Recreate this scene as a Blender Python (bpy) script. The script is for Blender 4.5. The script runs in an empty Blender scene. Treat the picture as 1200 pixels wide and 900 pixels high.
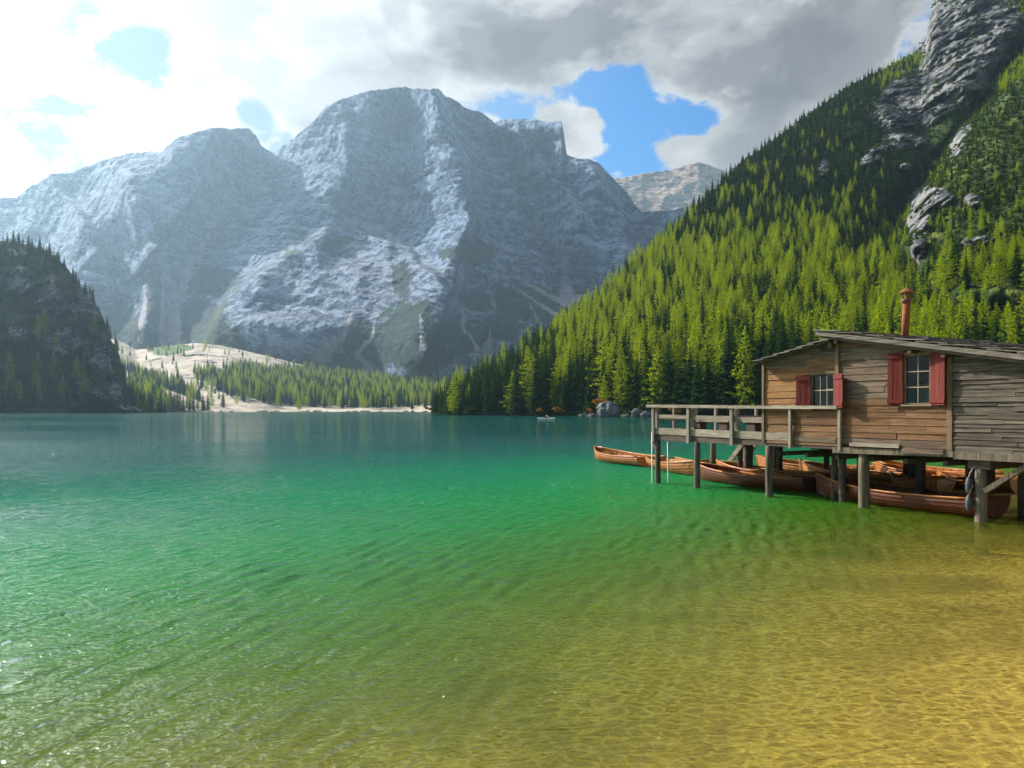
import bpy, math, random, numpy as np
from mathutils import Vector, Matrix
R = math.radians
random.seed(7); rng = np.random.default_rng(7)
scene = bpy.context.scene
COL = scene.collection
# ------------------------------------------------------------------ camera
F, CX, HY, CH = 960.0, 600.0, 480.0, 2.25     # focal length, centre column, horizon row (1200x900), eye height
cam_d = bpy.data.cameras.new('camera'); cam = bpy.data.objects.new('camera', cam_d); COL.objects.link(cam)
cam.location = (0, 0, CH); cam.rotation_euler = (R(90), 0, 0)
cam_d.sensor_width = 36; cam_d.lens = 36*F/1200; cam_d.shift_y = (HY-450)/1200
cam_d.clip_start = .1; cam_d.clip_end = 40000
scene.camera = cam
scene.view_settings.view_transform = 'Standard'; scene.view_settings.look = 'None'
cy = scene.cycles; cy.max_bounces = 5; cy.diffuse_bounces = 2; cy.glossy_bounces = 2; cy.transmission_bounces = 3; cy.volume_bounces = 0; cy.transparent_max_bounces = 6
cy.sample_clamp_indirect = 4; cy.use_adaptive_sampling = True; cy.adaptive_threshold = .02
scene.view_settings.gamma = 1; scene.view_settings.exposure = 0.95
SUN_AZ, SUN_EL = -50, 32                      # degrees; azimuth from +Y, negative = left
SUN_STR, SKY_STR = 5.0, 0.10
HAZE = 6.8e-5
# ------------------------------------------------------------------ node helpers
class S:
    """a socket with arithmetic"""
    def __init__(s, nt, sock): s.nt, s.k = nt, sock
    def _m(s, op, *a, clamp=False):
        n = s.nt.nodes.new('ShaderNodeMath'); n.operation = op; n.use_clamp = clamp
        for i, v in enumerate((s,)+a):
            if isinstance(v, S): s.nt.links.new(v.k, n.inputs[i])
            else: n.inputs[i].default_value = v
        return S(s.nt, n.outputs[0])
    def __add__(s, o): return s._m('ADD', o)
    __radd__ = __add__
    def __sub__(s, o): return s._m('SUBTRACT', o)
    def __rsub__(s, o): return (s*-1)+o
    def __mul__(s, o): return s._m('MULTIPLY', o)
    __rmul__ = __mul__
    def __truediv__(s, o): return s._m('DIVIDE', o)
    def pow(s, o): return s._m('POWER', o)
    def clamp(s): return s._m('ADD', 0.0, clamp=True)
    def max(s, o): return s._m('MAXIMUM', o)
    def min(s, o): return s._m('MINIMUM', o)
    def exp(s): return s._m('EXPONENT')
    def sin(s): return s._m('SINE')
    def abs(s): return s._m('ABSOLUTE')
def ss(x, a, b):
    n = x.nt.nodes.new('ShaderNodeMapRange'); n.interpolation_type = 'SMOOTHSTEP'
    x.nt.links.new(x.k, n.inputs['Value'])
    for nm, v in (('From Min', a), ('From Max', b)):
        if isinstance(v, S): x.nt.links.new(v.k, n.inputs[nm])
        else: n.inputs[nm].default_value = v
    return S(x.nt, n.outputs['Result'])
def node(nt, t, **kw):
    n = nt.nodes.new(t)
    for k, v in kw.items(): setattr(n, k, v)
    return n
def put(nt, sock, v):
    if isinstance(v, S): nt.links.new(v.k, sock)
    elif isinstance(v, bpy.types.NodeSocket): nt.links.new(v, sock)
    elif isinstance(v, (tuple, list)) and sock.type == 'RGBA' and len(v) == 3: sock.default_value = (*v, 1)
    else: sock.default_value = v
def noise(nt, vec, scale, detail=4, rough=.5, dist=0, out='Fac', lac=2.0):
    n = node(nt, 'ShaderNodeTexNoise'); put(nt, n.inputs['Vector'], vec)
    for k, v in (('Scale', scale), ('Detail', detail), ('Roughness', rough), ('Distortion', dist), ('Lacunarity', lac)):
        n.inputs[k].default_value = v
    return S(nt, n.outputs[out])
def voro(nt, vec, scale, feature='F1', out='Distance', rand=1):
    n = node(nt, 'ShaderNodeTexVoronoi', feature=feature); put(nt, n.inputs['Vector'], vec)
    n.inputs['Scale'].default_value = scale; n.inputs['Randomness'].default_value = rand
    return S(nt, n.outputs[out])
def mapping(nt, vec, sc=(1, 1, 1), rot=(0, 0, 0), loc=(0, 0, 0)):
    n = node(nt, 'ShaderNodeMapping'); put(nt, n.inputs['Vector'], vec)
    n.inputs['Scale'].default_value = sc; n.inputs['Rotation'].default_value = rot; n.inputs['Location'].default_value = loc
    return S(nt, n.outputs[0])
def mix(nt, f, a, b, blend='MIX'):
    n = node(nt, 'ShaderNodeMix', data_type='RGBA', blend_type=blend)
    put(nt, n.inputs[0], f); put(nt, n.inputs[6], a); put(nt, n.inputs[7], b)
    return S(nt, n.outputs[2])
def ramp(nt, f, stops, interp='LINEAR'):
    n = node(nt, 'ShaderNodeValToRGB'); put(nt, n.inputs[0], f); cr = n.color_ramp; cr.interpolation = interp
    while len(cr.elements) < len(stops): cr.elements.new(.5)
    for e, (p, c) in zip(cr.elements, stops): e.position = p; e.color = (*c, 1)
    return S(nt, n.outputs[0])
def coords(nt, kind='Object'): return S(nt, node(nt, 'ShaderNodeTexCoord').outputs[kind])
def world_pos(nt): return S(nt, node(nt, 'ShaderNodeNewGeometry').outputs['Position'])
def sep(nt, v):
    n = node(nt, 'ShaderNodeSeparateXYZ'); put(nt, n.inputs[0], v); return [S(nt, o) for o in n.outputs]
def comb(nt, *v):
    n = node(nt, 'ShaderNodeCombineXYZ')
    for i, q in enumerate(v): put(nt, n.inputs[i], q)
    return S(nt, n.outputs[0])
def attr(nt, name): return S(nt, node(nt, 'ShaderNodeAttribute', attribute_name=name).outputs['Fac'])
def orand(nt): return S(nt, node(nt, 'ShaderNodeObjectInfo').outputs['Random'])
def bump(nt, h, strength=.5, dist=.1, normal=None):
    n = node(nt, 'ShaderNodeBump'); put(nt, n.inputs['Height'], h)
    n.inputs['Strength'].default_value = strength; n.inputs['Distance'].default_value = dist
    if normal is not None: put(nt, n.inputs['Normal'], normal)
    return S(nt, n.outputs[0])
def material(name):
    m = bpy.data.materials.new(name); m.use_nodes = True; nt = m.node_tree; nt.nodes.clear()
    return m, nt, node(nt, 'ShaderNodeOutputMaterial')
def principled(nt, out, col, rough=.8, normal=None, spec=.3, **kw):
    p = node(nt, 'ShaderNodeBsdfPrincipled'); put(nt, p.inputs['Base Color'], col); put(nt, p.inputs['Roughness'], rough)
    p.inputs['Specular IOR Level'].default_value = spec
    if normal is not None: put(nt, p.inputs['Normal'], normal)
    for k, v in kw.items(): put(nt, p.inputs[k], v)
    if out: nt.links.new(p.outputs[0], out.inputs['Surface'])
    return p
# ------------------------------------------------------------------ sky and sun
def make_world():
    w = bpy.data.worlds.new('World'); scene.world = w; w.use_nodes = True; nt = w.node_tree; nt.nodes.clear()
    out = node(nt, 'ShaderNodeOutputWorld'); bg = node(nt, 'ShaderNodeBackground')
    sky = node(nt, 'ShaderNodeTexSky', sky_type='NISHITA'); sky.sun_disc = False
    sky.sun_elevation = R(SUN_EL); sky.sun_rotation = R(SUN_AZ) ; sky.altitude = 1500; sky.air_density = 1.0
    sky.dust_density = 1.0; sky.ozone_density = 2.0
    d = coords(nt, 'Generated'); x, y, z = sep(nt, d)
    az = x._m('ARCTAN2', y); el = z._m('ARCSINE')
    def pol(px, py):
        a = math.atan((px-CX)/F); return a, math.atan((HY-py)/F*math.cos(a))
    def g(px, py, wx, wy, tilt=0):
        a0, e0 = pol(px, py); da, de = az-a0, el-e0
        if tilt:
            c, s = math.cos(tilt), math.sin(tilt); da, de = da*c+de*s, de*c-da*s
        u = da/(wx/F); v = de/(wy/F); return ((u*u+v*v)*-1).exp()
    dn = mapping(nt, d, (1, 1, 1.55))
    warp = noise(nt, dn, 4.0, 4, .55, out='Color')
    v1 = node(nt, 'ShaderNodeVectorMath', operation='MULTIPLY_ADD'); put(nt, v1.inputs[0], warp)
    v1.inputs[1].default_value = (.10, .10, .10); put(nt, v1.inputs[2], dn)
    dw = S(nt, v1.outputs[0])
    sv = (math.sin(R(SUN_AZ))*math.cos(R(SUN_EL)), math.cos(R(SUN_AZ))*math.cos(R(SUN_EL)), math.sin(R(SUN_EL)))
    def density(v): return noise(nt, v, 3.6, 3, .5)*.40+noise(nt, v, 10.0, 10, .60)*.46+(1-voro(nt, v, 16., 'SMOOTH_F1'))*.14
    dens = (density(dw)-.5)*3.6+(noise(nt, dw, 34., 5, .6)-.5)*.40+.5
    v2 = node(nt, 'ShaderNodeVectorMath', operation='ADD'); put(nt, v2.inputs[0], dw); v2.inputs[1].default_value = (sv[0]*.040, sv[1]*.015, .036)
    puff = ss((noise(nt, S(nt, v2.outputs[0]), 8.0, 4, .5)-noise(nt, dw, 8.0, 4, .5)), .06, -.06)          # 1 on the side towards the sun
    thr = .27-.04*ss(el, .1, .5)+.22*ss(y, .25, -.25)  # cloud thinned in the unseen sky behind the camera to cut fill light
    thr = thr+.44*g(602, 132, 46, 24)+.46*g(702, 110, 50, 26)+.50*g(738, 168, 40, 50)+.48*g(785, 140, 62, 22)+.16*g(690, 190, 90, 14)+.10*g(790,200,30,20)
    thr = thr-.34*g(664, 148, 36, 24)-.36*g(698, 172, 34, 24)-.3*g(722, 202, 14, 8)-.60*g(800, 176, 32, 18)-.24*g(860, 150, 44, 46)-.30*g(700, 40, 330, 42)-.12*g(480, 90, 90, 40)
    thr = thr+.42*g(85, 28, 110, 30, -.3)+.42*g(170, 75, 55, 50)+.40*g(300, 140, 46, 32, -.9)+.34*g(350, 25, 30, 40, 1.2)+.22*g(90, 125, 60, 12)+.10*g(435, -8, 26, 12)+.05*g(90,125,60,8)
    thr = thr-.10*g(60, 190, 120, 60)-.12*g(270, 60, 60, 70)-.10*g(20, 70, 60, 40)
    cov = ss(dens-thr, -.05, .16)
    # light side towards the sun, grey thick bellies elsewhere
    dt = node(nt, 'ShaderNodeVectorMath', operation='DOT_PRODUCT'); put(nt, dt.inputs[0], d); dt.inputs[1].default_value = sv
    cs = S(nt, dt.outputs['Value'])
    thick = ss(dens-thr, .05, .35)
    lump = noise(nt, mapping(nt, dw, (1, 1, 1.3), loc=(3, 1, .07)), 5.5, 7, .55)
    belly = (thick*ss(lump, .36, .60)*(ss(cs, .98, .62)*.45+.22)).clamp()
    lf = ss(lump, .28, .58)
    belly = (belly+.75*g(705, 38, 110, 44)*lf+.5*g(560, 52, 110, 40)*lf+.50*g(920, 70, 110, 52)*lf+.30*g(30, 225, 60, 22)).clamp()
    tone = mix(nt, belly, (1.0, .985, .965), (.35, .325, .335))
    lit = (ss(cs, .50, .92)*.16+ss(cs, .84, .97)*.25+ss(cs, .93, 1.)*14+.72)*(puff*.26+.82)
    ccol = node(nt, 'ShaderNodeVectorMath', operation='SCALE'); put(nt, ccol.inputs[0], tone); put(nt, ccol.inputs['Scale'], lit*(.50/SKY_STR))
    skyc = mix(nt, 1.0, S(nt, sky.outputs[0]), (.115, .55, .86), 'MULTIPLY')
    skyc = mix(nt, ss(cs, .60, .84)*.97, skyc, (1.75, 2.35, 2.85))
    skyc = mix(nt, ss(cs, .925, 1.0), skyc, (40, 41, 40))
    col = mix(nt, cov, skyc, S(nt, ccol.outputs[0]))
    put(nt, bg.inputs[0], col); bg.inputs[1].default_value = SKY_STR
    nt.links.new(bg.outputs[0], out.inputs[0])
    w.cycles.sampling_method = 'MANUAL'; w.cycles.sample_map_resolution = 1024
make_world()
sl = bpy.data.lights.new('sun', 'SUN'); sl.energy = SUN_STR; sl.angle = R(.53); sl.color = (1, .93, .82)
so = bpy.data.objects.new('sun', sl); COL.objects.link(so)
sdir = Vector((math.sin(R(SUN_AZ))*math.cos(R(SUN_EL)), math.cos(R(SUN_AZ))*math.cos(R(SUN_EL)), math.sin(R(SUN_EL))))
so.rotation_euler = sdir.to_track_quat('Z', 'Y').to_euler(); so.location = (-300, 200, 300)
# ------------------------------------------------------------------ object helpers
def tag(o, label=None, cat=None, group=None, kind=None):
    for k, v in (('label', label), ('category', cat), ('group', group), ('kind', kind)):
        if v: o[k] = v
    return o
def empty(name, loc=(0, 0, 0), rz=0, label=None, cat=None, group=None, parent=None):
    o = bpy.data.objects.new(name, None); COL.objects.link(o); o.location = loc; o.rotation_euler = (0, 0, rz)
    o.empty_display_size = .3; o.parent = parent
    return tag(o, label, cat, group)
def link(name, me, mat=None, parent=None):
    if mat is not None and not me.materials: me.materials.append(mat)
    o = bpy.data.objects.new(name, me); COL.objects.link(o); o.parent = parent; return o
class MB:
    def __init__(s): s.v, s.f = [], []
    def add(s, vs, fs):
        n = len(s.v); s.v += [tuple(q) for q in vs]; s.f += [tuple(i+n for i in f) for f in fs]; return s
    def prism(s, poly, y0, y1):                       # polygon in (x, z), counter-clockwise, extruded in y
        n = len(poly)
        vs = [(p[0], y0, p[1]) for p in poly]+[(p[0], y1, p[1]) for p in poly]
        fs = [tuple(range(n)), tuple(range(2*n-1, n-1, -1))]+[((i+1) % n, i, n+i, n+(i+1) % n) for i in range(n)]
        return s.add(vs, fs)
    def box(s, x0, x1, y0, y1, z0, z1): return s.prism([(x0, z0), (x1, z0), (x1, z1), (x0, z1)], y0, y1)
    def bar(s, a, b, w, h, roll=0, up=(0, 0, 1)):     # rectangular bar from a to b
        a, b = Vector(a), Vector(b); d = (b-a).normalized(); u = Vector(up)
        if abs(d.dot(u)) > .95: u = Vector((0, 1, 0))
        sx = d.cross(u).normalized(); sy = sx.cross(d).normalized()
        vs = [p+sx*w*.5*i+sy*h*.5*j for p in (a, b) for i, j in ((-1, -1), (1, -1), (1, 1), (-1, 1))]
        return s.add(vs, [(3, 2, 1, 0), (4, 5, 6, 7), (0, 1, 5, 4), (1, 2, 6, 5), (2, 3, 7, 6), (3, 0, 4, 7)])
    def tube(s, pts, rad, n=8, caps=True):
        pts = [Vector(p) for p in pts]; m = len(pts); vs = []
        for i, p in enumerate(pts):
            d = (pts[min(i+1, m-1)]-pts[max(i-1, 0)]).normalized()
            u = Vector((0, 0, 1)) if abs(d.z) < .9 else Vector((1, 0, 0))
            a = d.cross(u).normalized(); b = d.cross(a).normalized(); r = rad[i] if isinstance(rad, (list, tuple)) else rad
            vs += [p+(a*math.cos(k*2*math.pi/n)+b*math.sin(k*2*math.pi/n))*r for k in range(n)]
        fs = [(i*n+k, i*n+(k+1) % n, (i+1)*n+(k+1) % n, (i+1)*n+k) for i in range(m-1) for k in range(n)]
        if caps: fs += [tuple(range(n-1, -1, -1)), tuple((m-1)*n+k for k in range(n))]
        return s.add(vs, fs)
    def mesh(s, name, mat=None, smooth=False):
        me = bpy.data.meshes.new(name); me.from_pydata(s.v, [], s.f); me.update()
        if mat: me.materials.append(mat)
        if smooth: me.shade_smooth()
        return me
    def build(s, name, mat, parent=None, smooth=False): return link(name, s.mesh(name, mat, smooth), None, parent)
def clip(poly, a, b, c):                              # keep a*x+b*z+c >= 0
    o = []
    for i, p in enumerate(poly):
        q = poly[(i+1) % len(poly)]; dp = a*p[0]+b*p[1]+c; dq = a*q[0]+b*q[1]+c
        if dp >= 0: o.append(p)
        if dp*dq < 0:
            t = dp/(dp-dq); o.append((p[0]+(q[0]-p[0])*t, p[1]+(q[1]-p[1])*t))
    return o
# ------------------------------------------------------------------ numpy noise
_p = np.random.default_rng(3).permutation(256); _p = np.concatenate([_p, _p, _p])
_g = np.random.default_rng(4).normal(size=(256, 3)); _g /= np.linalg.norm(_g, axis=1)[:, None]
def perlin(x, y, z):
    xi, yi, zi = np.floor(x).astype(int), np.floor(y).astype(int), np.floor(z).astype(int)
    fx, fy, fz = x-xi, y-yi, z-zi; xi &= 255; yi &= 255; zi &= 255
    u, v, w = (t*t*t*(t*(t*6-15)+10) for t in (fx, fy, fz))
    def gr(a, b, c):
        h = _p[_p[_p[(xi+a) & 255]+((yi+b) & 255)]+((zi+c) & 255)]; q = _g[h]
        return q[..., 0]*(fx-a)+q[..., 1]*(fy-b)+q[..., 2]*(fz-c)
    l = lambda a, b, t: a+(b-a)*t
    return 1.5*l(l(l(gr(0, 0, 0), gr(1, 0, 0), u), l(gr(0, 1, 0), gr(1, 1, 0), u), v),
             l(l(gr(0, 0, 1), gr(1, 0, 1), u), l(gr(0, 1, 1), gr(1, 1, 1), u), v), w)
def fbm(x, y, z, oct=5, gain=.5, ridged=False):
    a, s, t = 1., 0., 0.
    for i in range(oct):
        n = perlin(x+i*17.3, y+i*5.7, z-i*9.1)
        if ridged: n = 1-2*np.abs(n)
        s = s+a*n; t += a; a *= gain; x, y, z = x*2.03, y*2.03, z*2.03
    return s/t
def sstep(a, b, x):
    t = np.clip((x-a)/(b-a), 0, 1); return t*t*(3-2*t)
def pchip(x, xp, fp): return np.interp(x, xp, fp)
def smooth1(a, k):
    ker = np.hanning(k+2)[1:-1]; ker /= ker.sum(); return np.convolve(np.pad(a, k//2, mode='edge'), ker, 'valid')[:len(a)]
def dist_poly(px, py, pts):                           # distance (px) to a polyline
    d = np.full(px.shape, 1e9)
    for (x0, y0), (x1, y1) in zip(pts[:-1], pts[1:]):
        t = np.clip(((px-x0)*(x1-x0)+(py-y0)*(y1-y0))/((x1-x0)**2+(y1-y0)**2), 0, 1)
        d = np.minimum(d, np.hypot(px-x0-t*(x1-x0), py-y0-t*(y1-y0)))
    return d
def ell(px, py, cx, cy, rx, ry, tilt=0):              # 1 inside .. 0 outside, soft
    c, s = math.cos(tilt), math.sin(tilt); dx, dy = px-cx, py-cy
    return np.exp(-(((dx*c+dy*s)/rx)**2+((dy*c-dx*s)/ry)**2))
def grid_mesh(name, P, mat, attrs=None, smooth=True, kind='structure'):
    h, w = P.shape[:2]; me = bpy.data.meshes.new(name)
    me.vertices.add(h*w); me.vertices.foreach_set('co', P.reshape(-1).astype(np.float32))
    i = np.arange((h-1)*(w-1)); r, c = i//(w-1), i % (w-1); a = r*w+c
    q = np.stack([a, a+1, a+w+1, a+w], 1).astype(np.int32); n = len(q)
    me.loops.add(n*4); me.loops.foreach_set('vertex_index', q.reshape(-1))
    me.polygons.add(n); me.polygons.foreach_set('loop_start', np.arange(0, n*4, 4, dtype=np.int32))
    me.polygons.foreach_set('use_smooth', np.full(n, smooth)); me.update(calc_edges=True)
    for k, v in (attrs or {}).items():
        at = me.attributes.new(k, 'FLOAT', 'POINT'); at.data.foreach_set('value', v.reshape(-1).astype(np.float32))
    o = link(name, me, mat)
    if kind: o['kind'] = kind
    return o
def shift_back(P, d, z):
    Q = P.copy(); k = (Q[..., 1]+d)/Q[..., 1]; Q[..., 0] *= k; Q[..., 1] += d; Q[..., 2] = z if z is not None else Q[..., 2]-.07*d
    return Q
def unproj(px, py, Y): return np.stack([(px-CX)/F*Y, Y, CH+(HY-py)/F*Y], -1)
# ------------------------------------------------------------------ materials
def wood(name, c0, c1, c2, axis=0, rough=.8, grain=1.0, spec=.2, knots=True, coat=0):
    m, nt, out = material(name); c = coords(nt)
    rnd = orand(nt)
    off = comb(nt, rnd*37., rnd*11., rnd*23.)
    va = node(nt, 'ShaderNodeVectorMath', operation='ADD'); put(nt, va.inputs[0], c); put(nt, va.inputs[1], off)
    c = S(nt, va.outputs[0])
    sc = [9*grain, 60*grain, 60*grain]; sc[0], sc[axis] = sc[axis], sc[0]
    s2 = [60*grain]*3; s2[axis] = 2.2*grain
    s3 = [3.]*3; s3[axis] = .8
    g1 = noise(nt, mapping(nt, c, tuple(s2)), 1, 6, .65, .6)
    g2 = noise(nt, mapping(nt, c, tuple(s3)), 1, 5, .6, .3)
    f = (ss(g2, .3, .7)*.55+rnd*.45).clamp()
    col = mix(nt, f, c0, c1)
    s4 = [17.]*3; s4[axis] = .9
    g3 = noise(nt, mapping(nt, c, tuple(s4)), 1, 6, .7, .8)
    col = mix(nt, ss(g1, .42, .72)*.75, col, c2)
    col = mix(nt, ss(g3, .50, .66)*.80, col, c2)
    col = mix(nt, ss(g3, .44, .32)*.35, col, tuple(min(1, v*1.5) for v in c1))
    crack = ss(noise(nt, mapping(nt, c, tuple(v*1.7 for v in s2)), 1, 3, .5), .62, .70)
    col = mix(nt, crack*.7, col, tuple(v*.25 for v in c0))
    principled(nt, out, col, rough, bump(nt, g1-crack*.6, .55, .012), spec, **({'Coat Weight': coat*.5} if coat else {}))
    return m
M = {}
M['wall_grey'] = wood('weathered_grey_planks', (.080, .052, .032), (.21, .150, .098), (.034, .021, .013))
M['wall_brown'] = wood('brown_planks', (.115, .052, .020), (.25, .135, .060), (.05, .022, .009))
M['wall_orange'] = wood('sunburnt_planks', (.24, .10, .026), (.34, .18, .07), (.10, .042, .014))
M['wall_rough'] = wood('rough_silver_planks', (.052, .041, .029), (.18, .148, .105), (.020, .018, .015), grain=.8)
M['beam_dark'] = wood('dark_beam', (.07, .055, .04), (.12, .095, .07), (.04, .03, .022))
M['beam_v'] = wood('upright_timber', (.16, .10, .055), (.24, .16, .09), (.08, .05, .03), axis=2)
M['post'] = wood('weathered_post', (.085, .066, .042), (.21, .17, .115), (.030, .024, .016), axis=2, grain=.7)
M['rail'] = wood('silver_rail', (.19, .155, .11), (.39, .33, .245), (.095, .075, .05))
M['rail_v'] = wood('silver_rail_post', (.17, .145, .11), (.34, .29, .22), (.09, .075, .06), axis=2)
M['roof'] = wood('roof_board', (.11, .092, .072), (.25, .215, .17), (.05, .042, .034))
M['red'] = wood('red_painted_wood', (.13, .017, .012), (.18, .030, .022), (.07, .010, .008), axis=2, grain=.7)
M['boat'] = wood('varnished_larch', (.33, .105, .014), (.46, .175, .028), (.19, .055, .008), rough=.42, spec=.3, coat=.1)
M['boat_dark'] = wood('varnished_mahogany', (.09, .020, .005), (.15, .040, .010), (.05, .011, .003), rough=.45, spec=.25, coat=.05)  # mahogany tone, darkened further to put the shade under the house into it
M['boat_in'] = wood('boat_inside', (.30, .13, .035), (.42, .21, .065), (.16, .06, .015), rough=.5)
def simple(name, col, rough=.6, **kw):
    m, nt, out = material(name); c = coords(nt)
    n = noise(nt, c, 14, 5, .6)
    principled(nt, out, mix(nt, ss(n, .3, .7), tuple(v*.8 for v in col), tuple(min(1, v*1.15) for v in col)), rough, bump(nt, n, .2, .01), **kw)
    return m
M['rust'] = simple('rusty_pipe', (.20, .060, .020), .85)
M['rust_dark'] = simple('dark_rusty_iron', (.12, .05, .035), .8)
M['white'] = simple('white_paint', (.74, .72, .66), .6)
M['sash'] = simple('pale_sash_paint', (.30, .24, .16), .7)
M['rubber'] = simple('grey_rubber', (.045, .055, .06), .6)
M['interior'] = simple('dark_room', (.10, .03, .025), .9)
M['curtain'] = simple('pale_cloth', (.55, .45, .33), .9)
M['rope'] = simple('rope_fibre', (.45, .42, .35), .9)
M['skin'] = simple('skin', (.55, .33, .24), .6)
M['jacket'] = simple('dark_red_jacket', (.22, .04, .03), .9)
M['hair'] = simple('brown_hair', (.05, .03, .02), .9)
def glass():
    m, nt, out = material('window_glass')
    g = node(nt, 'ShaderNodeBsdfGlossy'); g.inputs['Roughness'].default_value = .04
    t = node(nt, 'ShaderNodeBsdfTransparent'); t.inputs[0].default_value = (.42, .50, .42, 1)
    fr = node(nt, 'ShaderNodeFresnel'); fr.inputs[0].default_value = 1.5
    mx = node(nt, 'ShaderNodeMixShader'); put(nt, mx.inputs[0], (S(nt, fr.outputs[0])*.35+.01).clamp())
    nt.links.new(t.outputs[0], mx.inputs[1]); nt.links.new(g.outputs[0], mx.inputs[2]); nt.links.new(mx.outputs[0], out.inputs[0])
    return m
M['glass'] = glass()
def foliage(name, dark, light, tipc, trans=.35, red=None):
    m, nt, out = material(name); rnd = orand(nt); c = coords(nt)
    n = noise(nt, c, 1.2, 4, .6)
    col = mix(nt, (rnd*.75+n*.5-.12).clamp(), dark, light)
    col = mix(nt, ss(noise(nt, c, 4.5, 2, .5), .45, .75)*.55, col, tipc)
    d = node(nt, 'ShaderNodeBsdfDiffuse'); put(nt, d.inputs[0], col)
    t = node(nt, 'ShaderNodeBsdfTranslucent'); put(nt, t.inputs[0], mix(nt, .5, col, tipc))
    mx = node(nt, 'ShaderNodeMixShader'); mx.inputs[0].default_value = trans
    nt.links.new(d.outputs[0], mx.inputs[1]); nt.links.new(t.outputs[0], mx.inputs[2]); nt.links.new(mx.outputs[0], out.inputs[0])
    return m
M['spruce'] = foliage('spruce_needles', (.006, .024, .010), (.026, .070, .012), (.055, .12, .012), .28)
M['larch'] = foliage('larch_needles', (.070, .155, .005), (.27, .36, .006), (.38, .43, .008), .45)
M['shrub'] = foliage('shrub_leaves', (.022, .05, .010), (.075, .115, .016), (.13, .165, .02), .3)
M['autumn'] = foliage('autumn_leaves', (.16, .065, .015), (.26, .12, .02), (.30, .17, .03), .35)
M['bark'] = simple('conifer_bark', (.11, .08, .06), .95)
def rock_nodes(nt, pos, base_lo, base_hi, sc=1.0, tilt=.25, strata=1.0):
    """layered limestone: returns colour, height"""
    x, y, z = sep(nt, pos)
    w = noise(nt, pos, .004*sc, 4, .55)
    lay = (z+x*tilt+w*90/sc)
    b1 = noise(nt, comb(nt, x*.004*sc, y*.004*sc, lay*.050*sc), 1, 6, .62)
    b2 = noise(nt, comb(nt, x*.02*sc, y*.02*sc, lay*.16*sc), 1, 5, .6)
    v = noise(nt, comb(nt, x*.035*sc, y*.035*sc, z*.006*sc), 1, 5, .6, .4)      # water streaks
    f = noise(nt, pos, .03*sc, 11, .74)
    t = b1*.30*strata+b2*.24+v*.20+f*.50
    col = ramp(nt, ss(t, .50, .74), [(0, tuple(c*.55 for c in base_lo)), (.35, base_lo), (.7, base_hi), (1, tuple(min(1, c*1.25) for c in base_hi))])
    return col, b1*.5+b2*.3+f*.5+v*.25, f
def mountain_mat():
    m, nt, out = material('limestone_mountain'); pos = world_pos(nt)
    col, h, f = rock_nodes(nt, pos, (.042, .082, .165), (.21, .29, .41), tilt=.28)  # grey limestone tinted blue: haze and skylit shade put into the colour
    nz = sep(nt, S(nt, node(nt, 'ShaderNodeNewGeometry').outputs['Normal']))[2]
    sc = attr(nt, 'scree'); vg = attr(nt, 'veg')
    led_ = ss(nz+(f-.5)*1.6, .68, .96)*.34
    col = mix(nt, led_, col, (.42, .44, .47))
    n2 = noise(nt, pos, .02, 7, .65); n3 = noise(nt, pos, .09, 5, .6)
    n4 = noise(nt, mapping(nt, pos, (.05, .02, .012)), 1, 6, .65)
    scm = ss(sc+(n2-.5)*.9+(n4-.5)*1.3, .30, .85)
    col = mix(nt, scm, col, mix(nt, n3, (.30, .29, .30), (.48, .45, .44)))
    vgm = ss(vg+(n2-.5)*1.5+(n3-.5)*.6+(n4-.5)*1.1, .40, .62)*.93
    vc = mix(nt, ss(n3, .3, .7), (.010, .030, .026), (.024, .055, .030))
    vc = mix(nt, attr(nt, 'lush'), vc, mix(nt, n3, (.06, .11, .03), (.14, .18, .05)))
    col = mix(nt, vgm, col, vc)
    principled(nt, out, col, .95, bump(nt, h+f*.8, 1.0, 15), .1)
    return m
def hill_mat():
    m, nt, out = material('wooded_slope'); pos = world_pos(nt)
    col, h, f = rock_nodes(nt, pos, (.070, .078, .088), (.22, .225, .22), sc=3.5, tilt=-.35)
    rk = attr(nt, 'rock'); n2 = noise(nt, pos, .06, 6, .65); n3 = noise(nt, pos, .5, 5, .7)
    gr = mix(nt, ss(n3, .3, .7), (.014, .030, .008), (.045, .075, .014))
    gr = mix(nt, ss(n2, .52, .68)*attr(nt, 'lush'), gr, (.14, .16, .03))
    rm = ss(rk+(n2-.5)*.9+(n3-.5)*.35, .42, .56)
    col = mix(nt, rm, gr, col)
    principled(nt, out, col, .95, bump(nt, h*.6+n3*.4, .9, 5), .1)
    return m
def fan_mat():
    m, nt, out = material('gravel_fan'); pos = world_pos(nt)
    n1 = noise(nt, pos, .012, 6, .6, .5); n2 = noise(nt, pos, .08, 6, .7); vg = attr(nt, 'veg')
    col = mix(nt, ss(n1*.5+n2*.5, .35, .65), (.33, .28, .22), (.55, .48, .40))
    col = mix(nt, ss(noise(nt, mapping(nt, pos, (.035, .010, .03), (0, 0, .5)), 1, 7, .7), .50, .62)*.55, col, (.17, .15, .125))
    gm = ss(vg+(n2-.5)*1.3+(n1-.5)*.8, .42, .60)
    col = mix(nt, gm, col, mix(nt, n2, (.04, .075, .02), (.12, .17, .035)))
    principled(nt, out, col, .95, bump(nt, n2, .8, 3), .1); return m
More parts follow.
